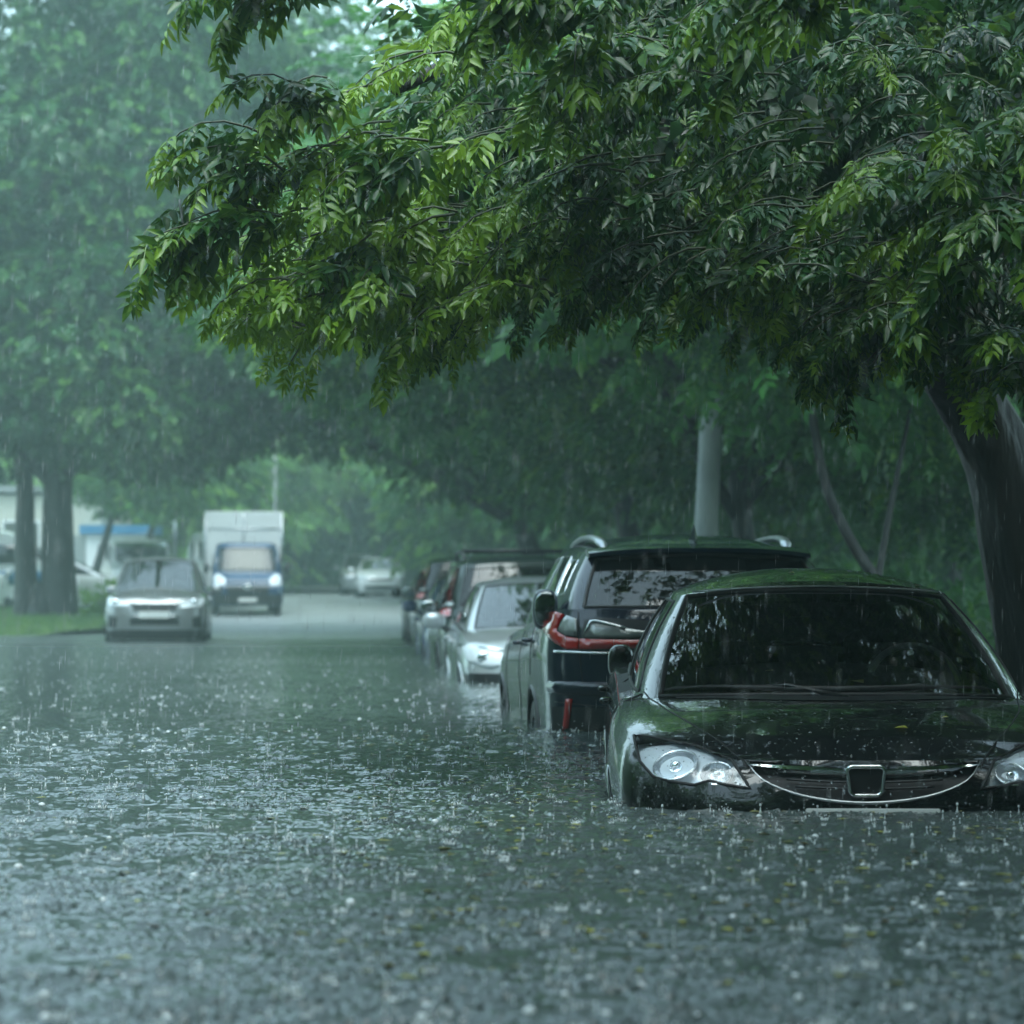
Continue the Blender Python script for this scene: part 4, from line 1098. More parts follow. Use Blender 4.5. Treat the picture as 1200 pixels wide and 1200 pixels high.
# ---- the near tree on the right whose branches hang over the street
zlow_tab = [(-1.60, 1.95), (-1.49, 1.80), (-1.28, 1.92), (-1.06, 1.62), (-.85, 1.72), (-.71, 1.62), (-.53, 1.50), (-.35, 1.56), (-.14, 1.80), (.14, 1.76), (.57, 1.66), (.82, 1.66), (1.06, 1.60), (1.28, 1.42), (1.42, 1.66), (1.77, 1.50), (2.1, 1.46), (2.6, 1.5), (4, 1.7)]
ztop_tab = [(-1.60, 2.0), (-1.49, 2.05), (-1.28, 2.35), (-1.1, 2.62), (-.9, 2.75), (-.6, 2.95), (-.2, 3.6), (.5, 5.0), (4, 6)]
zlow_tab = [(a, b + (.17 if a < -.9 else (.36 if a < .1 else (.42 if a < 1.0 else .32)))) for a, b in zlow_tab]
def near_tree():
    g = np.random.default_rng(21)
    root = empty('street_tree', (3.25, 16, -.2)); tag(root, 'near tree with a dark curved trunk behind the black saloon, overhanging the street', 'tree')
    o = np.array([3.25, 16, -.2]); mb = MB(); off = lambda P: [tuple(np.array(p) - o) for p in P]
    limb_mesh(mb, off([(3.35, 16.1, -.5), (3.22, 16.05, .35), (3.08, 16, 1.0), (2.95, 16, 1.55), (2.72, 15.9, 1.95), (2.42, 15.6, 2.35)]), (.30, .17), 22, .09, 3)
    limb_mesh(mb, off([(2.78, 15.95, 1.85), (2.85, 16.0, 2.4), (3.1, 16.2, 3.4), (3.2, 16.3, 5.5)]), (.17, .07), 12, .05, 4)
    limb_mesh(mb, off([(2.42, 15.6, 2.35), (1.9, 15.0, 2.9), (1.1, 13.6, 3.5), (.3, 12.2, 3.45), (-.5, 11.2, 2.9)]), (.15, .025), 10, .05, 5)
    limb_mesh(mb, off([(2.5, 15.6, 2.3), (2.2, 14.2, 2.8), (2.0, 12.6, 3.0), (1.7, 11.4, 2.5)]), (.12, .02), 10, .05, 6)
    limb_mesh(mb, off([(2.4, 15.6, 2.4), (1.8, 15.4, 3.6), (.8, 15, 4.8), (0, 14.5, 5.6)]), (.12, .03), 10, .05, 7)
    mb.build('trunk', M['bark'], root)
    P = []; D = []; Nn = []; S = []; T = []; tw = MB()
    def twig(p0, d, ln, nl, sz, tb):
        p = np.array(p0, float); d = np.array(d, float); d /= np.linalg.norm(d); pts = [p.copy()]
        st = ln / nl; side = g.choice([-1, 1])
        for k in range(nl):
            d = d + np.array([0, 0, -.13]) + g.normal(0, .07, 3); d /= np.linalg.norm(d); p = p + d * st; pts.append(p.copy())
            s = np.cross(d, [0, 0, 1]); s /= np.linalg.norm(s) + 1e-6; side = -side
            for sd in ((side,) if g.random() < .55 else (side, -side)):
                dd = d * .55 + s * sd * g.uniform(.4, .9) + np.array([0, 0, -.35]) + g.normal(0, .18, 3)
                P.append(p); D.append(dd); nn = np.array([0, -.15, 1.0]) + g.normal(0, .35, 3); Nn.append(nn)
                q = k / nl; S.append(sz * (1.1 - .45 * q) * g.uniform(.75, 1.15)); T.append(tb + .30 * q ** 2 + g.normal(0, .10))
        P.append(p); D.append(d + np.array([0, 0, -.2])); Nn.append([0, 0, 1]); S.append(sz * .7); T.append(tb + .42)
        tw.tube([tuple(v) for v in pts[::2]] + [tuple(pts[-1])], [.006 - .0045 * i / max(1, len(pts[::2])) for i in range(len(pts[::2]) + 1)], 4, cap=False)
    # hanging sprays along the lower rim and the front of the crown
    for i in range(820):
        x = g.uniform(-1.2, 3.2); y = g.uniform(9.9, 12.6) + max(0, x) * .35
        if i >= 430 and x > .4 and g.random() < (.3 if y < 11.2 else .5): continue
        zl = float(interp(zlow_tab, np.array([x * 11.0 / y]))[0]); zt = float(interp(ztop_tab, np.array([x]))[0])
        zl = .73 + (zl - .73) * y / 11.0
        zl += .13 * math.sin(x * 9 + y * 2) * math.sin(x * 4.3 + 1) 
        if i < 430: z1 = zl + abs(g.normal(0, .20))
        else: z1 = zl + (max(zl + .1, min(zt, 3.7)) - zl) * g.random()
        z1 = min(z1, zt + .05) ; ln = g.uniform(.35, .65)
        if x < -1.0: ln *= .7
        a = g.uniform(-1, 1); d = np.array([-.75 + .25 * a, -.35 * g.random() + .25 * a, .05 + .25 * g.random()])
        if x > 1.5: d = np.array([g.uniform(-.7, .5), -.5, .1])
        p0 = np.array([x, y, z1]) - d / np.linalg.norm(d) * ln * .9 + np.array([0, 0, ln * .35])
        cl = .16 * math.sin(x * 3.1 + y) + .12 * math.sin(x * 7 + z1 * 5)
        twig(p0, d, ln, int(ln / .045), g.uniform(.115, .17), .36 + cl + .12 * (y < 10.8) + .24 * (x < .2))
    # a few sprays standing forward of the rest
    for (x, y, z) in [(1.75, 9.9, 2.45), (1.95, 9.7, 2.2), (1.7, 9.8, 2.0), (1.9, 9.9, 1.75), (2.0, 9.9, 2.55), (1.55, 10, 2.35), (.4, 9.9, 2.9), (.3, 9.8, 2.75), (.75, 9.7, 2.75), (-.75, 10, 2.75), (-1.0, 10, 2.5), (-1.25, 10.1, 2.2), (-1.0, 9.9, 2.2), (-.5, 9.8, 2.4), (-.6, 9.9, 2.05),
                      (0.0, 9.5, 3.05), (.35, 9.4, 3.0), (-.15, 9.4, 3.1), (1.0, 9.3, 3.0), (1.25, 9.3, 3.1), (1.15, 9.5, 3.15), (-.9, 9.6, 3.1), (-.7, 9.6, 3.2)]:
        for q in range(3):
            d = g.normal(0, .3, 3) + np.array([-.6 if x < 1.4 else -.3, -.3, .15]); twig(np.array([x, y, z]) - d * .2 + g.normal(0, .05, 3), d, .45, 10, .19, .55)
    P, D, Nn, S, T = map(np.array, (P, D, Nn, S, T))
    eF = np.array([f for f in tw.F if len(f) == 4]); eF = np.concatenate([eF[:, [0, 1, 2]], eF[:, [0, 2, 3]]])
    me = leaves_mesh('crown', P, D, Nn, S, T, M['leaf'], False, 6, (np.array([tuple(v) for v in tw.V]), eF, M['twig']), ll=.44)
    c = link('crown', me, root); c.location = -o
    # the body of the crown behind and above, with an unseen part added overhead to shade the near water
    Pb, Db, tb = [], [], []
    for cen, rad, K, per in (((1.2, 14.4, 3.8), (2.3, 2.0, 1.2), 15, 56), ((3.2, 14.5, 3.4), (1.6, 2.5, 1.5), 16, 56), ((3.0, 7.2, 5.6), (3.2, 3.2, 1.0), 85, 56), ((2.4, 14.5, 6.3), (3.4, 3.8, 1.5), 11, 44), ((3.8, 17.5, 4.2), (2.0, 2.4, 2.2), 40, 50), ((.8, 13.2, 3.0), (1.3, .9, .75), 18, 60)):
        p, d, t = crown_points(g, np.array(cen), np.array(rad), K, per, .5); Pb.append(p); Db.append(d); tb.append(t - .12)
    Pb, Db, tb = np.concatenate(Pb), np.concatenate(Db), np.concatenate(tb)
    k = (Pb[:, 2] > .73 + (interp(zlow_tab, Pb[:, 0] * 11 / Pb[:, 1]) - .70) * Pb[:, 1] / 11) & ((Pb[:, 1] > 10.5) | (Pb[:, 2] > 1.3 + .27 * Pb[:, 1])); Pb, Db, tb = Pb[k], Db[k], tb[k]
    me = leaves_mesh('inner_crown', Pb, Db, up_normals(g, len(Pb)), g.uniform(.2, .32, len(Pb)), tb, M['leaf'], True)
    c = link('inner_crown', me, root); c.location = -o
near_tree()

G_ = lambda x, y, dz=0: (x, y, float(ground_z(0, np.array([y]))[0]) + dz)
# trees along the right bank, nearest first: (x, y, crown list, trunk radius, label)
row = [
 (5.4, 26, [(-1.9, 0, 5.6, 1.15, 1.1, 1.0), (-.3, 1.0, 8.2, 1.1, 1.1, 1.0), (1.5, 1.5, 3.6, .6, .6, .6)], .16, 'slim dark tree on the right bank beyond the concrete lamp post'),
 (3.6, 36, [(-2.2, -1, 5.7, 1.2, 1.2, .95), (-4.9, 0, 5.3, .75, .8, .62), (0, 1.5, 3.9, .75, .7, .6), (.5, 0, 8.2, 1.3, 1.3, 1.1), (2.5, 0, 5, .9, .9, .8)], .24, 'bushy tree on the right bank leaning over the parked silver hatchback'),
 (2.6, 46, [(-2.9, -1, 6.3, 1.3, 1.3, 1.0), (0.4, 0, 4.5, 1.0, .9, .8), (1.9, 0, 8.8, 1.3, 1.3, 1.2), (3.2, 0, 6, 1.2, 1.2, 1.0)], .28, 'tall spreading tree over the dark cars in the middle of the parked row'),
 (1.0, 60, [(-3.6, -1, 7.4, 1.5, 1.5, 1.2), (-7.3, 0, 5.6, 1.05, 1.0, .65), (.2, 0, 5.2, 1.3, 1.2, 1.0), (2.6, 1, 10.2, 1.6, 1.5, 1.4), (3.5, 0, 7.5, 1.6, 1.5, 1.3)], .32, 'hazy tree reaching over the far end of the parked row'),
 (7.5, 34, [(0, 0, 4.6, 1.2, 1.2, 1.1), (-.5, 1, 8.0, 1.3, 1.3, 1.1)], .2, 'leafy tree deep in the right bank behind the near curved trunk'),
 (8.0, 48, [(0, 0, 5.2, 1.6, 1.4, 1.4), (0, 1, 10, 1.7, 1.5, 1.4)], .25, 'dense tree closing the view at the right edge of the bank'),
]
for i, (x, y, cs, r_, lb) in enumerate(row):
    tree('street_tree', G_(x, y, .2), cs, r_, lb, 'trees along the right bank', lean=(cs[0][0] * .35, 0), seed=i + 2)
# thin bent tree under the lamp post side
t = empty('young_tree', G_(3.35, 24, .2)); tag(t, 'thin bent young tree between the lamp post and the near curved trunk', 'tree')
mb = MB(); limb_mesh(mb, [(0, 0, -.3), (.0, 0, .5), (-.03, 0, 1.15), (-.28, 0, 1.6), (-.50, 0, 2.1), (-.62, .1, 2.8)], (.075, .04), 9, .05, 9)
limb_mesh(mb, [(-.05, 0, 1.15), (.1, .1, 1.9), (.3, .2, 2.8)], (.04, .02), 7, .05, 9); mb.build('trunk', M['bark'], t)
o = link('crown', CROWNS[0], t); o.location = (-.2, .4, 3.9); o.scale = (.42, .42, .42)
# the big double-stemmed tree on the left island
root = empty('street_tree', G_(-10.6, 60, .2)); tag(root, 'big double-stemmed tree on the grass island at the left', 'tree')
mb = MB()
limb_mesh(mb, [(.35, 0, -.3), (.35, 0, .6), (.30, 0, 2.0), (.32, 0, 3.6), (.6, 0, 6), (1.2, 0, 10)], (.50, .2), 18, .06, 2)
limb_mesh(mb, [(-.40, 0, -.3), (-.42, 0, .6), (-.46, 0, 2.0), (-.52, 0, 3.6), (-1.2, 0, 6), (-2.2, 0, 9.5)], (.33, .12), 16, .06, 3)
limb_mesh(mb, [(0, 0, -.3), (-.02, -.1, .2), (0, 0, .9)], (.62, .2), 14, .1, 5)
for k, e in enumerate([(3.5, -.5, 6.6), (-4, 0, 7), (1, -3, 8), (4.5, 1, 10), (-3, 2, 11)]):
    limb_mesh(mb, [(.3, 0, 3.0), (e[0] * .5, e[1] * .5, 3.6 + (e[2] - 3) * .45), e], (.18, .04), 8, .05, k)
mb.build('trunk', M['bark'], root)
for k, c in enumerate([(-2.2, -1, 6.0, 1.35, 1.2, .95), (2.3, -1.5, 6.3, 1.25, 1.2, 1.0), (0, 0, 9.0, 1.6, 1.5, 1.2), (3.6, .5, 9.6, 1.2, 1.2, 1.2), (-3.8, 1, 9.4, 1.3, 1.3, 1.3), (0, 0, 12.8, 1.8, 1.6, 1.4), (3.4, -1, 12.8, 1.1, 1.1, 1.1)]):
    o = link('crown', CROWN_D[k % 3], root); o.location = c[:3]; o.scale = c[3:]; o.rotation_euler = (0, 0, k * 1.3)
# small slanting trees behind it, in front of the pale building
tree('small_tree', G_(-12.6, 78, .3), [(1.6, 0, 4.3, .8, .7, .55)], .15, 'small slanting tree just right of the big double stem, before the pale building', lean=(1.4, 0), seed=3, set_=CROWN_B, forks=3)
tree('small_tree', G_(-12.2, 84, .3), [(1.8, 0, 4.5, .85, .8, .55)], .13, 'thin slanting tree above the grey crossover, before the blue kiosk', lean=(1.6, 0), seed=4, set_=CROWN_B, forks=3)
# the wall of trees where the street ends
far = [(-21, 106, 2.6, 0), (-13.5, 106, 2.2, 2), (-11.4, 122, 2.6, 4), (-7.0, 146, 3.3, 5), (-2.2, 140, 3.2, 3), (2.0, 118, 2.8, 1), (-27, 118, 3.2, 1), (-21, 128, 3.2, 2), (-14, 138, 3.4, 4), (-8, 150, 3.6, 1), (4, 96, 2.6, 2), (1.8, 90, 2.2, 3), (8, 80, 2.6, 1), (12, 62, 2.4, 0), (-33, 100, 3, 3), (-17, 112, 2.4, 3)]
names = ['hazy tree at the far left edge above the pale building', 'hazy tree straight behind the blue road sign', 'hazy tree rising behind the right side of the box truck', 'faint pale tree above the distant white car', 'faint pale tree above the red tail lamps of the parked row', 'hazy tree above the roof of the green crossover', None, 'hazy tree behind the big double-stemmed tree', 'faint tree showing over the top of the box truck', 'faintest tree, just left of the distant white car', None, None, None, None, None, 'hazy tree above the blue-roofed kiosk']
for i, (x, y, s, sd) in enumerate(far):
    s *= .86
    h = 2.35 * s
    tree('background_tree', G_(x, y, .1), [(0, 0, h + s * .6, s, s, s * .95), (s * .7, s * .4, h + s * 3.4, s * .95, s, s * .9), (-s * .8, 0, h * .62 + .6, s * .6, s * .6, s * .45)], .1 * s, names[i] or 'hazy background tree in the wall of trees closing the street', 'background trees closing the street', seed=i + sd, set_=CROWN_C if y > 104 and -24 < x < 0 else CROWN_B, forks=2)
# trees added round the camera, outside the picture, to shade the street and mirror in the paint
for i, (x, y, z1) in enumerate([(-9, -14, 5.5), (-3, -17, 6.5), (3.5, -13, 6), (9, -9, 5.5), (8.5, 1, 5), (9, 9, 5.2), (-14, -6, 6), (15, -2, 7), (-20, -16, 7), (3, -24, 9), (-17, 8, 5), (-18, 20, 5.5), (-18.5, 33, 5.5), (-17, -2, 5.5), (-8, -26, 6), (12, -22, 6)]):
    tree('street_tree', G_(x, y, .2), [(0, 0, z1, 1.5, 1.4, 1.3), (.8, .5, z1 + 5, 1.5, 1.4, 1.3), (-.6, 1.5, 2.4, 1.3, 1.3, .8)], .25, 'unseen leafy tree beside or behind the camera, added for shade and reflections', 'unseen trees added around the camera', seed=i + 40, set_=CROWN_B, forks=3)
tree('street_tree', G_(7.2, 1.5, .2), [(-4.2, -3.0, 7.6, 1.25, 1.3, .8), (-1.0, 1.5, 8.4, 1.2, 1.2, .8), (-3.0, -8, 9.5, 1.4, 1.3, .9)], .25, 'unseen leafy tree beside or behind the camera, added for shade and reflections', 'unseen trees added around the camera', seed=77, forks=3)
# undergrowth of the right bank and far hedge
def undergrowth(name, label, xr, yr, n, zr, seed, ls=.22, zoff=.2, tb=.45, cond=None):
    g = np.random.default_rng(seed); K = n // 60; Ps = []; Ds = []; ts = []
    for k in range(K):
        y = g.uniform(*yr); x = g.uniform(*xr) + DIR * (y - 20); h = g.uniform(*zr); c = np.array([x, y, float(ground_z(0, np.array([y]))[0]) + zoff])
        w = g.normal(size=(60, 3)); w /= np.linalg.norm(w, axis=1, keepdims=True); w[:, 2] = abs(w[:, 2])
        Ps.append(c + w * g.uniform(.4, 1, (60, 1)) * np.array([.6, .6, h])); Ds.append(w + g.normal(0, .3, (60, 3)) + np.array([0, 0, .1])); ts.append(g.normal(tb + .2 * (g.random() - .5), .12, 60))
    P, D, t = np.concatenate(Ps), np.concatenate(Ds), np.concatenate(ts)
    me = leaves_mesh(name, P, D, up_normals(g, len(P)), g.uniform(.7, 1.3, len(P)) * ls, t, M['leaf_far'], True)
    return tag(link(name, me), label, 'plants', kind='stuff')
undergrowth('undergrowth', 'bright green undergrowth covering the right bank behind the parked cars', (3.6, 13), (26, 62), 26000, (.5, 1.5), 5, tb=.45)
undergrowth('hedge', 'dark hazy hedge low down where the street ends', (-14, 12), (113, 120), 9000, (1.2, 2.6), 6, .5, tb=.2)
undergrowth('unseen_shrubs', 'unseen wet shrubs behind the camera, added to block the bright horizon from reflections', (-26, 16), (-26, -19), 16000, (2.0, 4.5), 8, .5, tb=.3)  # out of view, added to keep the bright horizon out of the bumper's reflection
undergrowth('side_shrubs', 'dense wet shrubs along the left side of the street beside the camera', (-24, -17), (-10, 40), 9000, (1.2, 2.8), 9, .5, tb=.3)
def tufts(name, label, n, fx, mat, seed, h=(.06, .16)):
    g = np.random.default_rng(seed); P = np.array([fx(g) for _ in range(n)])
    T = np.array([(-.04, 0, 0), (.04, 0, 0), (.15, .1, 1.0)]); T2 = np.concatenate([T, T * [-1, 1, .8] + [.2, .2, 0], T * [.6, -2, .9] - [.2, .1, 0]])
    V, F = scatter(T2, np.array([(0, 1, 2), (3, 4, 5), (6, 7, 8)]), P, rz_mats(g.uniform(0, 6.28, n)), np.stack([np.full(n, .25), np.full(n, .25), g.uniform(*h, n)], 1))
    return tag(obj(name, V, F, mat, smooth=False, tint=np.clip(np.repeat(g.normal(.6, .2, n), 3), 0, 1)), label, 'grass', kind='stuff')
def isl(g):
    y = 53.6 + 15 * g.random() ** 1.5; x = isl_x(y) - 8 * g.random(); d = abs(x - isl_x(y))
    return (x, y, float(ground_z(0, np.array([y]))[0]) + min(.30, .10 + .22 * min(1, (y - 53.3) / 6) + .1 * min(1, d)) * min(1, .25 + (y - 53.3) / 2.0))
M['blade'] = leafmat('grass_blade', (.05, .12, .03), (.09, .19, .05), (.16, .27, .06), .3, .5)
tufts('grass', 'short wet grass on the island round the double-stemmed tree', 9000, isl, M['blade'], 3, (.08, .22))
g_ = np.random.default_rng(4)
Pq = np.stack([g_.uniform(-10.0, -8.6, 260), g_.uniform(61, 62.5, 260), g_.uniform(.25, 1.1, 260)], 1)
Pq[:, 2] *= 1 - .5 * abs(Pq[:, 0] + 9.3)
sh_ = link('shrub', leaves_mesh('shrub', Pq, g_.normal(size=(260, 3)) + [0, 0, .6], up_normals(g_, 260), g_.uniform(.25, .45, 260), g_.uniform(.75, 1.0, 260), M['leaf_far'], True)); tag(sh_, 'bright green shrub beside the big double stem', 'shrub')
# floating and fallen leaves
def floating():
    g = np.random.default_rng(31); n = 900
    y = 5.0 + 10 * g.random(n) ** .9; x = (g.uniform(-.06, .2, n)) * y; T, F = leaflet(.06, .26, .02); T = T - [0, .5, 0]
    m_ = g.random(n) < .12; x = np.where(m_, g.uniform(-.2, 0, n) * y, x)
    V, FF = scatter(T, F, np.stack([x, y, np.full(n, .006)], 1), rz_mats(g.uniform(0, 6.28, n)), g.uniform(.018, .052, n))
    m = leafmat('fallen_leaf', (.07, .045, .012), (.16, .17, .03), (.34, .34, .05), .1, .3)
    M['fallen'] = m
    tag(obj('floating_leaves', V, FF, m, smooth=False, tint=np.repeat(g.random(n), len(F))), 'yellow, green and brown leaflets floating on the flood water', 'leaves', kind='stuff')
floating()
# ---------------------------------------------------------------- the other vehicles
def hatch_spec(L=4.2, W=1.75, H=1.5, lip=.74, cowl=1.0, belt=.98, yc=1.0, yh=1.95, yr=None, clad=False, wr=.32, rear_rake=.45, roofx=.58, n=8, rear_z=1.05, gl='glass', boxy=False):
    yr = yr or L - .12; hw = W / 2; wb = hw * .895; wr_ = roofx
    rt = H - .075; rr = yr - rear_rake
    m1, m2, m3 = yc + .95, yc + 1.75, rr - .1
    S = dict(L=L, W=W, H=H, levels=LVS, n=n, zb=.2, clad=clad,
             shoulder=[(0, lip), (.3, lip + .05), (.9, belt - .05), (1.8, belt), (L * .7, belt + .04), (L - .3, rear_z), (L, rear_z - .01)],
             deckc=[(0, lip), (.3, lip + .11), (yc, cowl), (yc + .8, cowl + .05), (L * .7, rear_z + .03), (L - .25, rear_z + .03), (L, rear_z - .01)],
             gh_base=[(0, yc), (.5 * wb, yc + .03), (.88 * wb, yc + .2), (wb, yc + .42), (wb * 1.01, m1), (wb * 1.01, m2), (wb * .99, (m2 + yr) / 2 + .1), (wb * .96, yr - .36), (wb * .88, yr - .12), (wb * .5, yr - .03), (0, yr)],
             gh_roof=[(0, yh, rt + .01), (.58 * wr_, yh + .02, rt), (.92 * wr_, yh + .1, rt - .02), (wr_, yh + .24, rt - .02), (wr_ * 1.02, m1 + .25, rt), (wr_ * 1.02, m2 + .05, rt), (wr_ * 1.01, (m2 + rr) / 2 + .05, rt - .01), (wr_ * .97, rr - .28, rt - .035), (wr_ * .9, rr - .1, rt - .045), (wr_ * .55, rr - .02, rt - .03), (0, rr, rt - .02)],
             roofc=[(yh, rt + .01), (yh + .3, H - .02), ((yh + rr) / 2, H), (rr - .2, H - .03), (rr, rt - .02)],
             glass=[('windshield', -.01, 2.1, .04, .97, gl, .010), ('side_window', 3.0, 4.85, .06, .90, 'dark_glass'), ('side_window', 5.0, 6.6, .06, .90, 'dark_glass'), ('rear_window', 8.15, 10.01, .06, .9, 'dark_glass')],
             bulge=.02, wy=(L * .19, L * .81), wr=wr, ar=wr + .045, mirror=(hw * .985, yc + .62, belt + .06), mirror_size=1.0, seat=1.3,
             doors=[(yc + .35, .35, belt - .04), (m1 + .45, .35, belt - .02)], handles=[(m1 + .3, belt - .12), (m2 + .3, belt - .10)])
    return S
def place(root, S, x, y, wl, hd, facing=True):
    """x, y of the end nearest the camera; wl how far the ground lies under the water"""
    L = S['L']; d = Vector((math.sin(hd), math.cos(hd), 0))
    root.location = Vector((x, y, wl)) + d * L / 2; root.rotation_euler = (0, 0, -hd if facing else math.pi - hd)
def polys(root, bvh, fr, P, mat, name, off=.006, thick=.02, step=.04, parent=None):
    V, F = patch(bvh, fr, P, off, step, thick=thick); return obj(name, V, F, M[mat], parent or root)
def rectp(x0, x1, z0, z1): return [(x0, z0), (x1, z0), (x1, z1), (x0, z1)]
HD = math.atan(DIR); GRP = 'cars parked in the flooded kerbside row'
def front_dress(root, bvh, S, grille, lampP, fog=None, low=None, plate=None, chrome=None):
    polys(root, bvh, 'front', grille, 'void', 'grille')
    if low: polys(root, bvh, 'front', low, 'void', 'lower_grille')
    for s in (1, -1):
        P = [(a * s, b) for a, b in lampP]
        h = polys(root, bvh, 'front', P, 'lampcase', 'headlight', .008, .03, .03)
        cx = sum(a for a, b in P) / len(P); cz = sum(b for a, b in P) / len(P); c = hit(bvh, 'front', cx, cz, .012)
        if c is not None: MB().ell(c, (.06, .02, .05), 0, 12, 8).build('bulb', M['bulb'], h)
        if fog: polys(root, bvh, 'front', [(a * s, b) for a, b in fog], 'void', 'fog_lamp_recess')
    if plate:
        h = hit(bvh, 'front', 0, plate, .02); MB().box(h + Vector((0, -.012, 0)), (.52, .012, .115), bev=.003).build('number_plate', M['plate'], root, smooth=False)
    if chrome:
        MB().tube(trim(bvh, 'front', chrome, .008), .010, 6).build('grille_bar', M['chrome'], root)

# small white city car just ahead of the crossover
S = hatch_spec(3.1, 1.58, 1.60, cowl=1.02, belt=.98, yc=.62, yh=1.30, rear_rake=.22, roofx=.56, rear_z=1.02)
r_, b_, v_ = build_car('white_city_car', S, M['white_paint'], (0, 0, 0), 0, 'small white car mostly hidden behind the dark navy crossover, only its pale roof edge showing', 'car', GRP)
place(r_, S, 1.12, 19.75, -.57, HD, False)
for s in (1, -1): polys(r_, v_, 'rear', [(s * .60, .75), (s * .74, .75), (s * .74, 1.0), (s * .62, 1.0)], 'red_lens', 'tail_light', .008, .02, .03)
# silver hatchback facing the camera
S = hatch_spec(4.25, 1.76, 1.49, lip=.80, cowl=1.0, yc=.95, yh=1.9, roofx=.60, gl='glass')
S['mirror'] = (.90, 1.50, 1.04)
r_, b_, v_ = build_car('silver_hatchback', S, M['silver_paint'], (0, 0, 0), 0, 'pale silver hatchback facing the camera, parked ahead of the dark navy crossover', 'car', GRP)
place(r_, S, .44, 23.3, -.52, HD, True)
front_dress(r_, v_, S, [(-.45, .66), (.45, .66), (.40, .76), (-.40, .76)], [(-.85, .82), (-.80, .85), (-.50, .76), (-.48, .68), (-.62, .64), (-.82, .70)], low=rectp(-.5, .5, .32, .5), plate=.56, chrome=[(x, .765) for x in np.linspace(-.4, .4, 15)])
for s in (1, -1): MB().tube(trim(v_, 'front', [(s * -.86, .84), (s * -.70, .825), (s * -.50, .79)], .012), .014, 6).build('daytime_running_light', M['bulb'], r_)
V_, F_ = patch(v_, 'front', rectp(-.84, .84, .24, .60), .006, .05); obj('lower_bumper', V_, F_, M['plastic'], r_)
# crossover with tall tail lamps and a roof box rail
def tall_lamp_suv(name, mat, label, x, y, wl, L, W, H, lampm, rails=True, zlo=1.02):
    S = hatch_spec(L, W, H, lip=.86, cowl=1.10, belt=1.06, yc=1.0, yh=1.85, rear_rake=.32, roofx=.66, clad=True, wr=.35, rear_z=1.10)
    r, b, v = build_car(name, S, M[mat], (0, 0, 0), 0, label, 'car', GRP)
    place(r, S, x, y, wl, HD, False)
    hw = W / 2
    for s in (1, -1):
        P = [(s * hw * .79, H - .17), (s * hw * .72, H - .15), (s * hw * .80, 1.28), (s * hw * .84, zlo), (s * hw * .95, zlo - .02), (s * hw * .95, 1.15), (s * hw * .89, 1.30)]
        t = polys(r, v, 'rear', P, lampm, 'tail_light', .03, .06, .03)
        polys(r, v, 'rear', [(s * hw * .80, 1.10), (s * hw * .93, 1.10), (s * hw * .93, 1.16), (s * hw * .80, 1.18)], 'clear_lens', 'clear_section', .034, .02, .03, t)
    V, F = patch(v, 'rear', rectp(-hw * .93, hw * .93, .3, .68), .006, .05); obj('lower_bumper', V, F, M['plastic'], r)
    h = hit(v, 'rear', 0, .88, .01); MB().box(h, (.5, .012, .11)).build('number_plate', M['plate'], r, smooth=False)
    if rails:
        for s in (1, -1): MB().tube([(s * .60, 1.9 - L / 2, H - .06), (s * .61, 2.1 - L / 2, H + .035), (s * .61, L - 1.2 - L / 2, H + .035), (s * .59, L - .75 - L / 2, H - .05)], .018, 8).build('roof_rail', M['plastic'], r)
        MB().tube([(-.6, 2.4 - L / 2, H + .05), (.6, 2.4 - L / 2, H + .05)], .02, 6).build('roof_bar', M['plastic'], r)
        MB().tube([(-.6, 3.2 - L / 2, H + .05), (.6, 3.2 - L / 2, H + .05)], .02, 6).build('roof_bar', M['plastic'], r)
    return r
tall_lamp_suv('green_crossover', 'green_paint', 'dark green crossover with roof bars and a tall red tail lamp, behind the silver hatchback', .12, 28.3, -.47, 4.5, 1.80, 1.70, 'red_lens')
S = hatch_spec(4.1, 1.72, 1.46, lip=.74, cowl=.96, roofx=.58, gl='dark_glass')
r_, b_, v_ = build_car('blue_hatchback', S, M['dark_blue_paint'], (0, 0, 0), 0, 'low dark blue hatchback with a grey mirror cap between the two tall-lamped crossovers', 'car', GRP)
place(r_, S, -.26, 33.5, -.40, HD, True)
front_dress(r_, v_, S, rectp(-.42, .42, .62, .70), [(-.80, .78), (-.74, .82), (-.48, .72), (-.50, .64), (-.78, .68)], plate=.52)
tall_lamp_suv('black_crossover', 'black_paint', 'black crossover with a tall orange-red tail lamp near the far end of the row', -.52, 38.8, -.27, 4.5, 1.78, 1.66, 'orange_red_lens', False)
S = hatch_spec(4.1, 1.74, 1.46, roofx=.58, gl='dark_glass')
r_, b_, v_ = build_car('black_hatchback', S, M['black_paint'], (0, 0, 0), 0, 'farthest black hatchback of the parked row, almost hidden by the black crossover', 'car', GRP)
place(r_, S, -.90, 44.2, -.18, HD, True)

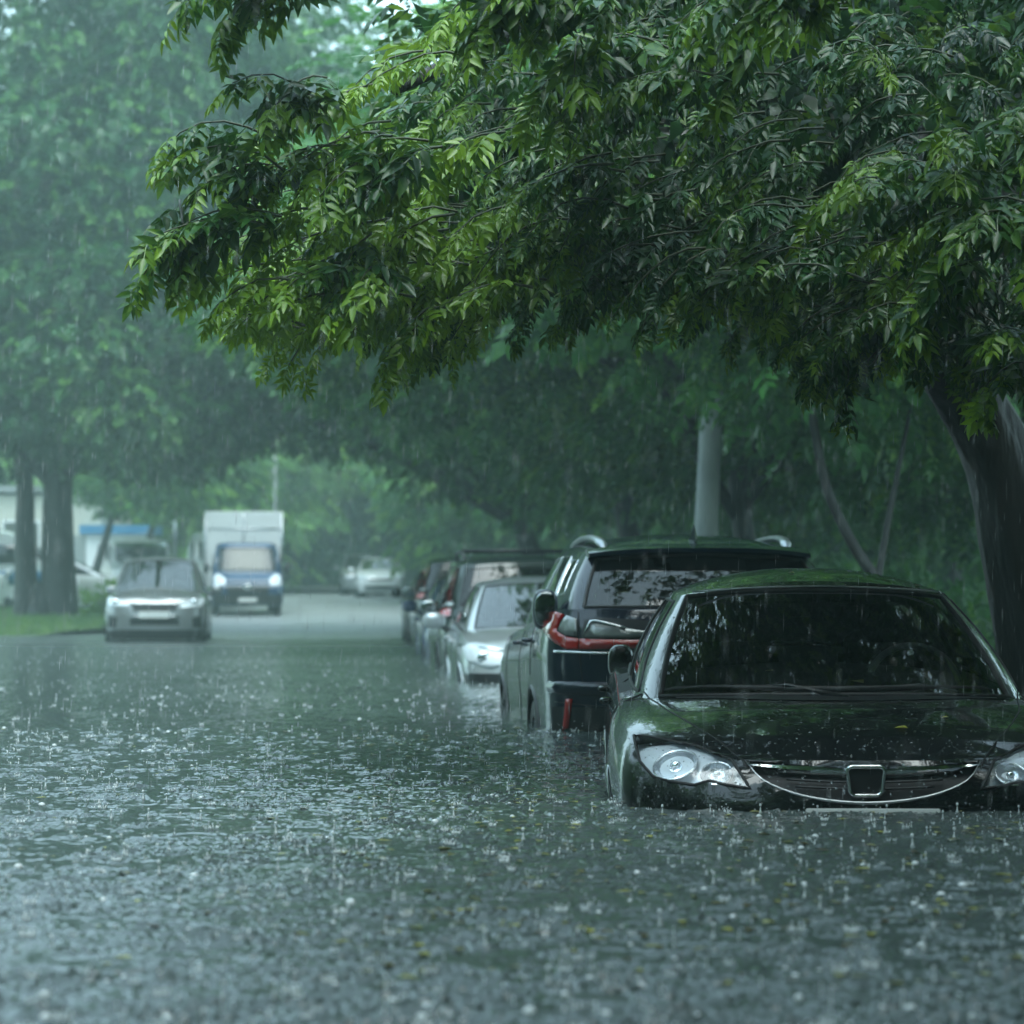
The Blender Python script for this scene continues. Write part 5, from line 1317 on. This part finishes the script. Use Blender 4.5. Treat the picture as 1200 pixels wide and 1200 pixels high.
# grey crossover driving toward the camera
S = hatch_spec(4.3, 1.78, 1.69, lip=.88, cowl=1.10, belt=1.02, yc=.9, yh=1.75, roofx=.60, wr=.34, clad=False)
r_, b_, v_ = build_car('grey_crossover', S, M['grey_paint'], (0, 0, 0), 0, 'grey crossover with headlights facing the camera, driving out of the flood beside the island', 'car')
place(r_, S, -6.16, 45.6, -.17, math.atan(-.085), True)
front_dress(r_, v_, S, [(-.36, .70), (.36, .70), (.40, .82), (-.40, .82)], [(-.84, .92), (-.80, .95), (-.44, .84), (-.44, .76), (-.80, .79)],
            fog=[(-.80, .42), (-.66, .42), (-.64, .60), (-.78, .62)], low=[(-.44, .46), (.44, .46), (.40, .56), (-.40, .56)], plate=.64, chrome=[(x, .832 + .0 * x) for x in np.linspace(-.42, .42, 15)])
V_, F_ = patch(v_, 'front', rectp(-.80, .80, .22, .38), .006, .05); obj('lower_bumper', V_, F_, M['plastic'], r_)
MB().tube(trim(v_, 'front', [(x, .60 + .03 * abs(x)) for x in np.linspace(-.42, .42, 9)], .006), .028, 6).build('bumper_bar', M['grey_paint'], r_)
# white car and grey car far up the street
S = hatch_spec(4.3, 1.76, 1.48, roofx=.58)
r_, b_, v_ = build_car('white_sedan', S, M['white_paint'], (0, 0, 0), 0, 'distant white car facing the camera far up the street', 'car')
place(r_, S, -4.64, 94, .80, HD * 1.4, True)
front_dress(r_, v_, S, rectp(-.42, .42, .60, .68), [(-.80, .78), (-.74, .82), (-.48, .74), (-.50, .64), (-.78, .68)], low=rectp(-.6, .6, .28, .42), plate=.5)
r_, b_, v_ = build_car('grey_hatchback', hatch_spec(4.2, 1.76, 1.55, gl='dark_glass'), M['grey_paint'], (0, 0, 0), 0, 'dark grey hatchback half hidden behind the distant white car', 'car')
place(r_, S, -5.6, 100, .95, HD * 1.4, True)

def rbox(name, c, d, mat, parent, bev=.03, rx=0, **k): return MB().box(c, d, bev=bev, rx=rx).build(name, mat, parent, auto=40)
M['box_panel'] = simple('white_box_panel', (.66, .68, .68), .35, bump=(3, .15, .01))
M['cab_blue'] = paint('cab_blue_paint', (.018, .05, .11))
def box_truck():
    root = empty('box_truck', (0, 0, 0)); tag(root, 'white box truck with a blue cab coming down the middle of the street', 'truck')
    # cab: rows of a rounded section from the bumper over the bonnet and windscreen to the roof
    prof = [(.0, .30, .96), (-.05, .42, .99), (-.06, .75, 1.0), (.02, .88, .99), (.10, 1.02, .97), (.42, 1.20, .96), (.50, 1.22, .95), (.66, 1.45, .93), (.95, 1.85, .88), (1.08, 2.02, .85), (1.3, 2.10, .82), (1.9, 2.12, .82)]
    U = np.linspace(0, len(prof) - 1, 56); P = cr(np.array(prof, float), U); V = []; nx = 22
    for y, z, w in P:
        for k in range(nx + 1):
            t = -1 + 2 * k / nx; x = w * math.copysign(abs(t) ** .9, t); bow = .20 * abs(t) ** 4 * (1 if y < 1.2 else .3)
            V.append((x, y + bow, z - (.05 * abs(t) ** 5 if z > 1.9 else 0)))
    F = [(i * (nx + 1) + k, i * (nx + 1) + k + 1, (i + 1) * (nx + 1) + k + 1, (i + 1) * (nx + 1) + k) for i in range(55) for k in range(nx)]
    fm = [0] * len(F)
    o = obj('cab', V, F, [M['cab_blue']], root)
    # sides of the cab
    for s in (-1, 1):
        P2 = [(y + .20 * (1 if y < 1.2 else .3), z) for y, z, w in P]; ws = [w for _, _, w in P]
        Vs = [(s * ws[i], P2[i][0], P2[i][1] - (.05 if P2[i][1] > 1.9 else 0)) for i in range(56)]; n = len(Vs)
        Vs += [(s * .98 if z < 1.2 else s * (.98 - .15 * (z - 1.2)), 1.95, z) for _, _, z in Vs]
        obj('cab_side', Vs, [(i, i + 1, n + i + 1, n + i)[::s] for i in range(n - 1)], M['cab_blue'], root)
    bv = BVHTree.FromPolygons([tuple(v) for v in V], F)
    def sheet(nm, poly, m, off=.012, step=.06):
        V_, F_ = patch(bv, 'front', poly, off, step); return obj(nm, V_, F_, M[m], root)
    w = sheet('windshield', [(-.82, 1.30), (.82, 1.30), (.76, 1.92), (-.76, 1.92)], 'dark_glass')
    MB().tube(trim(bv, 'front', respoly([(-.82, 1.30), (.82, 1.30), (.76, 1.92), (-.76, 1.92)], .08), .012), .022, 6, close=True).build('window_seal', M['rubber'], w)
    for s in (-1, 1):
        sheet('headlight', [(s * .62, .86), (s * .93, .84), (s * .93, 1.12), (s * .80, 1.20), (s * .62, 1.04)], 'lampcase', .02)
        m = MB(); m.tube([(s * .95, .75, 1.35), (s * 1.08, .70, 1.35)], .02, 6); m.box((s * 1.16, .68, 1.36), (.16, .10, .30), bev=.04); m.build('side_mirror', M['plastic'], root)
        sheet_ = MB().box((s * .965, 1.25, 1.5), (.02, .8, .5), bev=.005).build('side_window', M['dark_glass'], root)
    sheet('bumper', [(-.94, .33), (.94, .33), (.96, .60), (-.96, .60)], 'plastic'); sheet('grille', [(-.55, .62), (.55, .62), (.62, .84), (-.62, .84)], 'void')
    h = hit(bv, 'front', 0, .80, .02); MB().ell(h, (.13, .02, .085), 0, 16, 8).build('badge', M['chrome'], root)
    h = hit(bv, 'front', 0, .46, .02); MB().box(h, (.52, .015, .115)).build('number_plate', M['plate'], root, smooth=False)
    # cargo box
    b = rbox('cargo_box', (-.06, 4.0, 1.92), (2.24, 3.9, 2.2), M['box_panel'], root, .03)
    for x in (0.0,): MB().box((x - .06, 2.045, 2.55), (.03, .012, .9)).build('box_seam', M['alloy'], b)
    MB().box((-.06, 2.042, 2.52), (2.2, .016, .035)).build('box_seam', M['alloy'], b)
    for s in (-1, 1): MB().box((-.06 + s * 1.10, 2.04, 1.92), (.05, .03, 2.2)).build('corner_post', M['alloy'], b)
    rbox('chassis', (0, 3.6, .68), (.9, 4.6, .2), M['plastic'], root)
    for s in (-1, 1):
        make_wheel(root, s * .87, .85, .34, .2); make_wheel(root, s * .87, 4.7, .34, .24)
    MB().box((0, 1.6, .45), (1.7, .5, .25), bev=.03).build('floor_pan', M['plastic'], root)
    return root
t_ = box_truck(); t_.location = (-7.45, 74.6, .27); t_.rotation_euler = (0, 0, math.atan(.13)) ; t_.scale = (1.0, 1.0, 1.0)

# cars in the car park behind the left tree
S = hatch_spec(4.3, 1.76, 1.5, gl='dark_glass')
r_, b_, v_ = build_car('white_hatchback', S, M['white_paint'], (0, 0, 0), 0, 'white hatchback with a red tail lamp parked behind the bright green shrub', 'car')
r_.location = G_(-12.0, 70.5, .22); r_.rotation_euler = (0, 0, R(-112))
r_.rotation_euler = (0, 0, R(112))
for s in (1, -1): polys(r_, v_, 'rear', [(s * .50, .82), (s * .80, .80), (s * .80, 1.0), (s * .56, .99)], 'red_lens', 'tail_light', .01, .02, .03)
def panel_van(label, x, y, rz, mat1, stripe=None, H=2.2, L=4.9, name='panel_van'):
    root = empty(name, G_(x, y, .25), rz); tag(root, label, 'van')
    prof = [(0, .35), (-.02, .75), (.12, .98), (.75, 1.15), (1.35, 1.85), (1.7, H - .08), (2.2, H), (L - .3, H), (L - .08, H - .12), (L, .9), (L, .35)]
    D_ = densify(prof, 3); V = []; nx = 8; W = .95
    m = MB(); n = len(D_)
    for y_, z_ in D_:
        for k in range(nx + 1):
            t = -1 + 2 * k / nx; w = W * (1 - .14 * max(0, z_ - 1.1) / (H - 1.1)); V.append((w * t, y_ - L / 2 + .12 * abs(t) ** 4 * (1 if y_ < 1 else -.3 * (y_ > L - .5)), z_ - .07 * abs(t) ** 4 * (z_ > H - .2)))
    m.add(V, [(i * (nx + 1) + k, i * (nx + 1) + k + 1, (i + 1) * (nx + 1) + k + 1, (i + 1) * (nx + 1) + k) for i in range(n - 1) for k in range(nx)])
    for k in (0, nx):
        m.add([V[i * (nx + 1) + k] for i in range(n)], [tuple(range(n))])
    m.build('body', mat1, root, auto=40)
    for s in (-1, 1):
        MB().box((s * .915, -L / 2 + 1.75, 1.5), (.03, .8, .5), bev=.008).build('side_window', M['dark_glass'], root)
        if stripe: MB().box((s * .955, 0, .88), (.02, L * .9, .36), bev=.005).build('side_stripe', stripe, root)
        for q in (.9, L - 1.0): make_wheel(root, s * .85, -L / 2 + q, .33, .2)
    MB().box((0, -L / 2 + .98, 1.50), (1.5, .04, .75), rx=R(-40), bev=.01).build('windshield', M['dark_glass'], root)
    return root
M['sky_blue'] = simple('bright_blue_paint', (.03, .16, .30), .4)
panel_van('white van with a bright blue side stripe at the left edge of the photo', -13.9, 70, R(95), M['white_paint'], M['sky_blue'], 2.15)
panel_van('white van roof showing over the roof of the grey crossover', -11.4, 80, R(15), M['white_paint'], None, 1.95, name='delivery_van')
panel_van('small white van standing between the grey crossover and the box truck', -9.5, 86, R(10), M['white_paint'], None, 2.15, name='delivery_van')
# pale building, blue kiosk, sign, poles
def building():
    root = empty('pale_building', G_(-19.6, 93, .1)); tag(root, 'low pale beige building glimpsed between the trunks at the left', 'building')
    wall = MB().box((0, 0, 1.7), (11.4, 7, 3.4), bev=.02).build('wall', simple('beige_render', (.46, .45, .38), .8, bump=(2, .3, .02)), root, smooth=False)
    rf = MB().box((0, 0, 3.6), (11.9, 7.6, .22), bev=.02).build('roof', M['kerb'], root, smooth=False)
    for k in range(5):
        f = MB().box((-4.6 + k * 1.9, -3.53, 1.9), (1.3, .08, 1.3), bev=.01).build('window', M['box_panel'], root, smooth=False)
        MB().box((-4.6 + k * 1.9, -3.58, 1.9), (1.15, .03, 1.15)).build('pane', M['dark_glass'], f, smooth=False)
    d = MB().box((4.9, -3.53, 1.0), (.95, .08, 2.1), bev=.01).build('door', M['grey_paint'], root, smooth=False)
    MB().tube([(4.6, -3.6, 1.0), (4.6, -3.62, 1.15)], .02, 6).build('handle', M['chrome'], d)
building()
k_ = empty('kiosk', G_(-13.3, 90, .15)); tag(k_, 'white kiosk with a bright blue roof above the grey crossover', 'kiosk')
MB().box((0, 0, 1.05), (2.1, 1.8, 2.14), bev=.03).build('wall', M['box_panel'], k_, smooth=False)
MB().prism([(-1.25, -1.1), (1.25, -1.1), (1.25, 1.1), (-1.25, 1.1)], 2.12, 2.42).build('roof', M['sky_blue'], k_, smooth=False)
MB().box((0, -.93, 1.3), (1.3, .05, .9), bev=.01).build('window', M['dark_glass'], k_, smooth=False)
sg = empty('road_sign', G_(-11.6, 91, .1)); tag(sg, 'blue square road sign on a thin pole above the grey crossover', 'sign')
MB().tube([(0, 0, -.2), (0, 0, 3.75)], .045, 8).build('pole', M['alloy'], sg)
MB().box((0, -.06, 3.35), (.62, .03, .70), bev=.01).build('sign_panel', simple('sign_blue', (.01, .07, .30), .35), sg, smooth=False)
lp = empty('street_lamp', G_(-8.6, 96, .1)); tag(lp, 'thin pale street lamp pole rising behind the box truck', 'street lamp')
MB().tube([(0, 0, -.2), (0, 0, 3), (0, 0, 6.5)], [.09, .075, .06], 10).build('pole', M['kerb'], lp); MB().tube([(0, 0, 6.45), (.4, 0, 6.9), (1.3, 0, 7.05)], .04, 8).build('arm', M['alloy'], lp)
MB().ell((1.5, 0, 7.02), (.32, .12, .07)).build('lamp_head', M['plastic'], lp)
# concrete lamp post in the right bank
M['concrete'] = mottled('weathered_concrete', (.30, .33, .34), (.44, .47, .47), 5, .6, .5, .01, stretch=(1, 1, .35))
lp = empty('lamp_post', G_(1.92 + .15, 28.5, .2)); tag(lp, 'pale concrete lamp post rising behind the dark navy crossover', 'street lamp')
MB().tube([(-.02, 0, -.3), (.0, 0, 1.2), (.06, 0, 2.6), (.16, 0, 5.2), (.22, 0, 8.0)], [.150, .138, .120, .10, .085], 20).build('pole', M['concrete'], lp)
MB().tube([(.22, 0, 7.9), (.0, -.1, 8.7), (-1.2, -.2, 9.1)], .04, 8).build('arm', M['alloy'], lp)
MB().ell((-1.45, -.2, 9.1), (.34, .13, .08)).build('lamp_head', M['plastic'], lp)
# the two cars modelled in full
sedan, sv = build_sedan(); suv, uv = build_suv()
# leaves lying on the black saloon
def stuck_leaf(x, y, label, tint, sz, rot):
    h = hit(sv, 'top', x, y, .003); n = sv.ray_cast(Vector((x, y, 9)), Vector((0, 0, -1)))[1]
    if n.z < 0: n = -n
    T, F = leaflet(.12, .28, .02); q = n.to_track_quat('Z', 'Y').to_matrix() @ Matrix.Rotation(rot, 3, 'Z')
    V = [h + q @ Vector((v - np.array([0, .5, 0])) * sz) for v in T]
    w = sedan.matrix_basis; c = w @ h
    o = obj('fallen_leaf', [w @ v - c for v in V], F, M['fallen'], smooth=False, tint=[tint] * len(F)); o.location = c
    tag(o, label, 'leaf', 'leaves fallen on the black saloon')
L2 = 4.54 / 2
stuck_leaf(.0 + .10, 1.35 - L2, 'bright yellow-green leaf stuck in the middle of the black saloon windscreen', .95, .075, .6)
stuck_leaf(-.22, 1.75 - L2, 'small yellow leaf high on the black saloon windscreen', .9, .045, 1.9)
stuck_leaf(.17, .45 - L2, 'yellow leaf lying on the middle of the black bonnet', .8, .05, 1.3)
stuck_leaf(.35, .62 - L2, 'small pale leaf lying on the bonnet right of centre, nearer the windscreen', .9, .03, 1.6)
stuck_leaf(.46, 2.35 - L2, 'small brownish leaf on the front right corner of the black roof', .3, .045, 1.4)
stuck_leaf(-.08, 2.42 - L2, 'tiny curled leaf on the front of the black roof', .85, .035, 1.4)
# ---------------------------------------------------------------- rain haze
hz = MB().box((0, 260, 9.5), (640, 700, 33)).build('haze', [], None, smooth=False)
m = bpy.data.materials.new('rain_haze'); m.use_nodes = True; nt = m.node_tree; nt.nodes.remove(nt.nodes['Principled BSDF'])
pv = nt.nodes.new('ShaderNodeVolumePrincipled'); pv.inputs['Color'].default_value = (.67, .95, .88, 1); pv.inputs['Density'].default_value = .0032; pv.inputs['Anisotropy'].default_value = .1
nt.links.new(pv.outputs[0], nt.nodes['Material Output'].inputs['Volume'])
hz.data.materials.append(m); tag(hz, 'pale blue-grey rain haze filling the air over the street', 'haze', kind='stuff')
